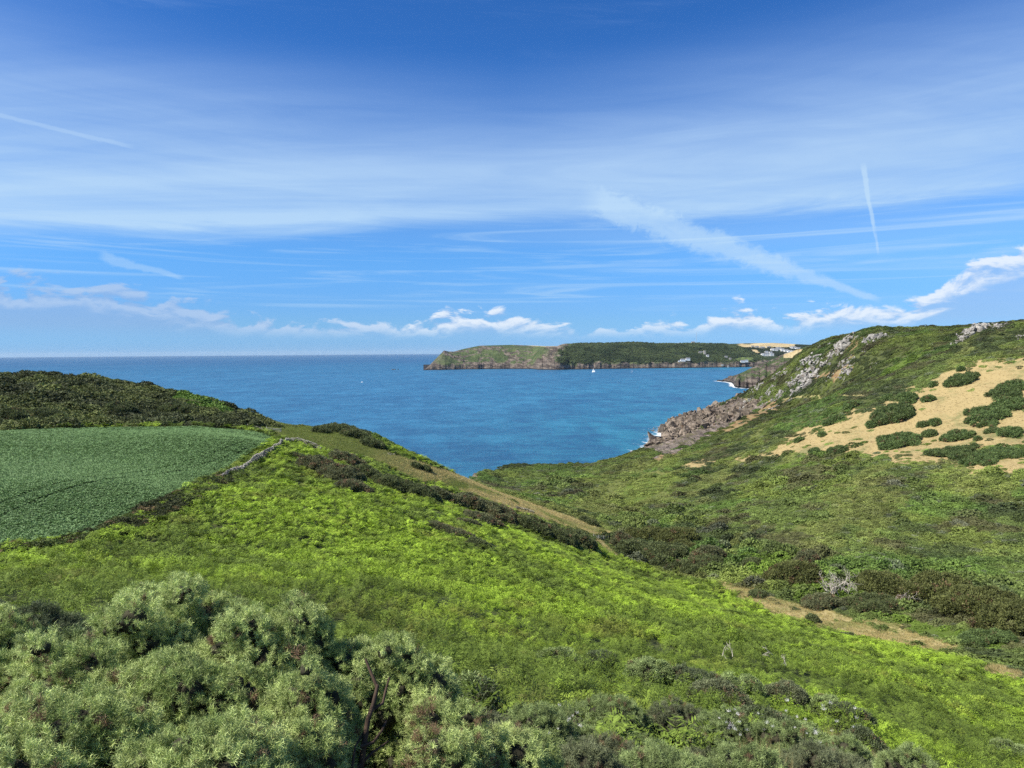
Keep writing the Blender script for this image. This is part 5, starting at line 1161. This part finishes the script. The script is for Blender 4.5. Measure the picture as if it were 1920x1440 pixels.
for px, py, w, d, h, lab, kw in [(1417,683,34,16,12,'flat roofed white villa nearest the rocky point',dict(flat=True)),(1432,668,34,14,14,'white house left in the lower village row',{}),(1438,668,26,13,17,'tall white house in the middle of the lower village row',{}),(1447,668,30,13,14,'white house right in the lower village row',{}),(1438,662,22,10,10,'small white house above the lower village row',{}),(1445,663,20,10,10,'second small house above the lower village row',{}),
    (1452,658,50,14,13,'long white terrace on the upper hillside',{}),(1460,656,38,14,13,'second white terrace on the upper hillside',{}),(1468,659,22,12,18,'narrow tall white house in the village centre',{}),(1474,660,26,12,14,'white house right of the narrow tall one',{}),(1481,661,30,13,12,'white house in the village centre',{}),(1488,662,32,13,12,'white house toward the right of the village',{}),(1497,663,44,14,10,'long pale building above the ripe field',dict(mat=M_CREAM)),(1505,663,34,13,9,'cream house at the right end of the village',dict(mat=M_CREAM)),
    (1488,654,44,14,12,'white house highest at the village right',{}),(1496,656,34,13,11,'white house beside the highest one',{}),(1476,666,24,11,9,'small white house lowest in the centre',{}),(1420,652,30,12,9,'pale farmhouse near the ripe fields',dict(mat=M_CREAM)),(1430,653,36,12,8,'pale farm building near the ripe fields',dict(mat=M_CREAM)),(1441,653,26,12,8,'far pale cottage under the ripe fields',dict(mat=M_CREAM)),(1412,651,20,12,8,'pale barn left of the farmhouse',dict(mat=M_CREAM)),(1300,643,20,10,7,'low farm building on the headland top',dict(mat=M_CREAM))]:
    house(grid_pick(P2, Y2, Z2, px, py) if px != 1300 else (lambda q: (q[0], q[1], q[2]))(grid_pick(PXg, Yg, Zg, px, 643.5)), w, d, h, lab, **kw)
M_STEEL = simple_mat('mast_steel', (.35, .37, .40), .6, .1, .1)
mp = grid_pick(PXg, Yg, Zg, 1306, 644); o = bpy.data.objects.new('radio_mast', None); o.location = mp; link(o); tag(o, 'thin radio mast standing on the skyline of the far headland', 'mast')
V, Fc = tube_mesh([([(0, 0, -2), (0, 0, 35), (0, 0, 68)], .9, .6)], 6); mesh_obj('pole', V, Fc, M_STEEL, o)
for k in range(3):
    a = k * 2.09; V, Fc = tube_mesh([([(0, 0, 60), (math.cos(a) * 16, math.sin(a) * 16, 30), (math.cos(a) * 32, math.sin(a) * 32, -2)], .12, .12)], 3); mesh_obj('guy_wire', V, Fc, M_STEEL, o)
M_SAIL = simple_mat('sail_cloth', (.85, .85, .83), .7, .03, .1); M_HULL = simple_mat('boat_hull', (.78, .78, .78), .4, .03, .1)
def hull(L, B, H):
    V, Fc = [], []; n = 9
    for i in range(n):
        t = i / (n - 1); w = B / 2 * math.sin(math.pi * min(.5 + t * .5, 1)) ** .7 * (1 if t > 0 else 1) if i < n - 1 else .02; w = B / 2 * (1 - t ** 2.6) + .02
        V += [(-w, -L / 2 + t * L, H * (1 + .25 * t)), (-w * .6, -L / 2 + t * L * .97, -.3), (w * .6, -L / 2 + t * L * .97, -.3), (w, -L / 2 + t * L, H * (1 + .25 * t))]
    for i in range(n - 1):
        for k in range(3): Fc.append((i * 4 + k, (i + 1) * 4 + k, (i + 1) * 4 + k + 1, i * 4 + k + 1))
        Fc.append((i * 4 + 3, (i + 1) * 4 + 3, (i + 1) * 4, i * 4))
    Fc.append((0, 1, 2, 3)); return V, Fc
def sailboat(px, py, L, rot, lab):
    sx, sy = sea_pt(px, py); o = bpy.data.objects.new('sailing_boat', None); o.location = (sx, sy, 0); o.rotation_euler = (0, 0.08, rot); link(o); tag(o, lab, 'sailing boat', 'sailing boats off the headland')
    mesh_obj('hull', *hull(L, L * .3, 1.1), M_HULL, o); V, Fc = tube_mesh([([(0, .5, 1), (0, .5, L * .7), (0, .5, L * 1.35)], .12, .08)], 5); mesh_obj('mast', V, Fc, M_STEEL, o)
    for nm, tri in (('mainsail', [(.02, .3, 2.2), (.3, -L * .42, 2.3), (.02, .35, L * 1.32), (.35, -L * .18, L * .7)]), ('jib', [(.02, .8, L * 1.15), (.35, .9, 1.9), (.02, L * .47, 1.5), (.3, L * .2, L * .55)])):
        V = tri + [(a + .05, b, c) for a, b, c in tri]; q = (0, 3, 1) if nm == 'mainsail' else (0, 1, 2)
        Fc = [(0, 1, 3), (0, 3, 1)] if False else ([(0, 1, 3)] if nm == 'mainsail' else [(0, 1, 2)]); Fc += [tuple(i + 4 for i in Fc[0][::-1])]; f0 = Fc[0]; Fc += [(f0[i], f0[(i + 1) % 3], f0[(i + 1) % 3] + 4, f0[i] + 4) for i in range(3)]
        mesh_obj(nm, V, Fc, M_SAIL, o)
sailboat(1113, 698, 15, 1.2, 'left of the two white sailing boats under the headland crag'); sailboat(1185, 698, 12, 1.9, 'right of the two white sailing boats, under the headland wood')
def motorboat(px, py, L, lab):
    sx, sy = sea_pt(px, py); o = bpy.data.objects.new('motor_boat', None); o.location = (sx, sy, 0); o.rotation_euler = (0, 0, 1.4); link(o); tag(o, lab, 'boat'); mesh_obj('hull', *hull(L, L * .33, 1.0), M_HULL, o)
    bm = bmesh.new(); r = bmesh.ops.create_cube(bm, size=1.0)
    for v in r['verts']: v.co = (v.co.x * L * .2 * (1 if v.co.z < 0 else .8), v.co.y * L * .3 * (1 if v.co.z < 0 else .75), 1.0 + (v.co.z + .5) * 1.6)
    bmesh.ops.bevel(bm, geom=list(bm.edges), offset=.1, segments=1); bm_obj('cabin', bm, M_HULL, o)
motorboat(679, 717, 8, 'small white boat alone in the middle of the bay'); motorboat(190, 674, 22, 'tiny white boat far out near the horizon at the left'); motorboat(803, 670.5, 26, 'tiny white boat near the horizon just left of the headland')

# ------------------------------------------------------------------ white seed heads and straw grass in the near thicket
n = 45; qx = RNG.choice([1060, 1085, 1370, 1400, 1445, 1490, 1530, 1545, 1410, 1600], n) + RNG.normal(size=n) * 16; qy = np.array([{1060: 1375, 1085: 1370}.get(int(round(v / 5) * 5), 1355) for v in qx]) + RNG.normal(size=n) * 16
pp_ = np.array([atY(a, b, Yv) for a, b, Yv in zip(qx, qy, RNG.uniform(9.5, 11, n))]); pp_[:, 2] = np.maximum(pp_[:, 2], height(pp_[:, 0], pp_[:, 1]) + .5)
tag(scatter('seed_heads', pp_, RNG.normal(size=(n, 3)) * .3 + [0, 0, 1], RNG.uniform(0, 6.28, n), RNG.uniform(.03, .06, n), np.tile([.85, .83, .80], (n, 1)), T_GRASS), 'white fluffy seed heads standing in the gorse', 'flowers')
x, y, s = sample(.10, .004, 9, 26, 18, 36, 33); z = height(x, y); gm = fbm(x / 1.6, y / 1.6, 3) > .60; x, y, z = x[gm], y[gm], z[gm]; n = len(x)
tag(scatter('straw_grass', np.stack([x, y, z], 1), RNG.normal(size=(n, 3)) * .12 + [0, 0, 1], RNG.uniform(0, 6.28, n), np.stack([0 * x + .35, 0 * x + .35, RNG.uniform(.6, 1.1, n)], 1), np.array([[.42, .36, .17]]) * RNG.uniform(.6, 1.1, (n, 1)), T_GRASS), 'straw coloured tall grass among the near bracken', 'grass')

# ------------------------------------------------------------------ sea air
m, nt_, out = new_mat('sea_air'); pv = nt_.nodes.new('ShaderNodeVolumePrincipled'); pv.inputs['Density'].default_value = 1.0e-5; pv.inputs['Color'].default_value = (.72, .85, 1.0, 1); pv.inputs['Anisotropy'].default_value = 0.0
nt_.links.new(pv.outputs[0], out.inputs['Volume'])
V = [(x, y, z) for x in (-50000, 50000) for y in (-50000, 50000) for z in (-17, 225)]
hz = mesh_obj('haze', V, [(0, 1, 3, 2), (4, 6, 7, 5), (0, 4, 5, 1), (2, 3, 7, 6), (0, 2, 6, 4), (1, 5, 7, 3)], m); tag(hz, 'thin pale sea haze that softens the far headland', kind='stuff')
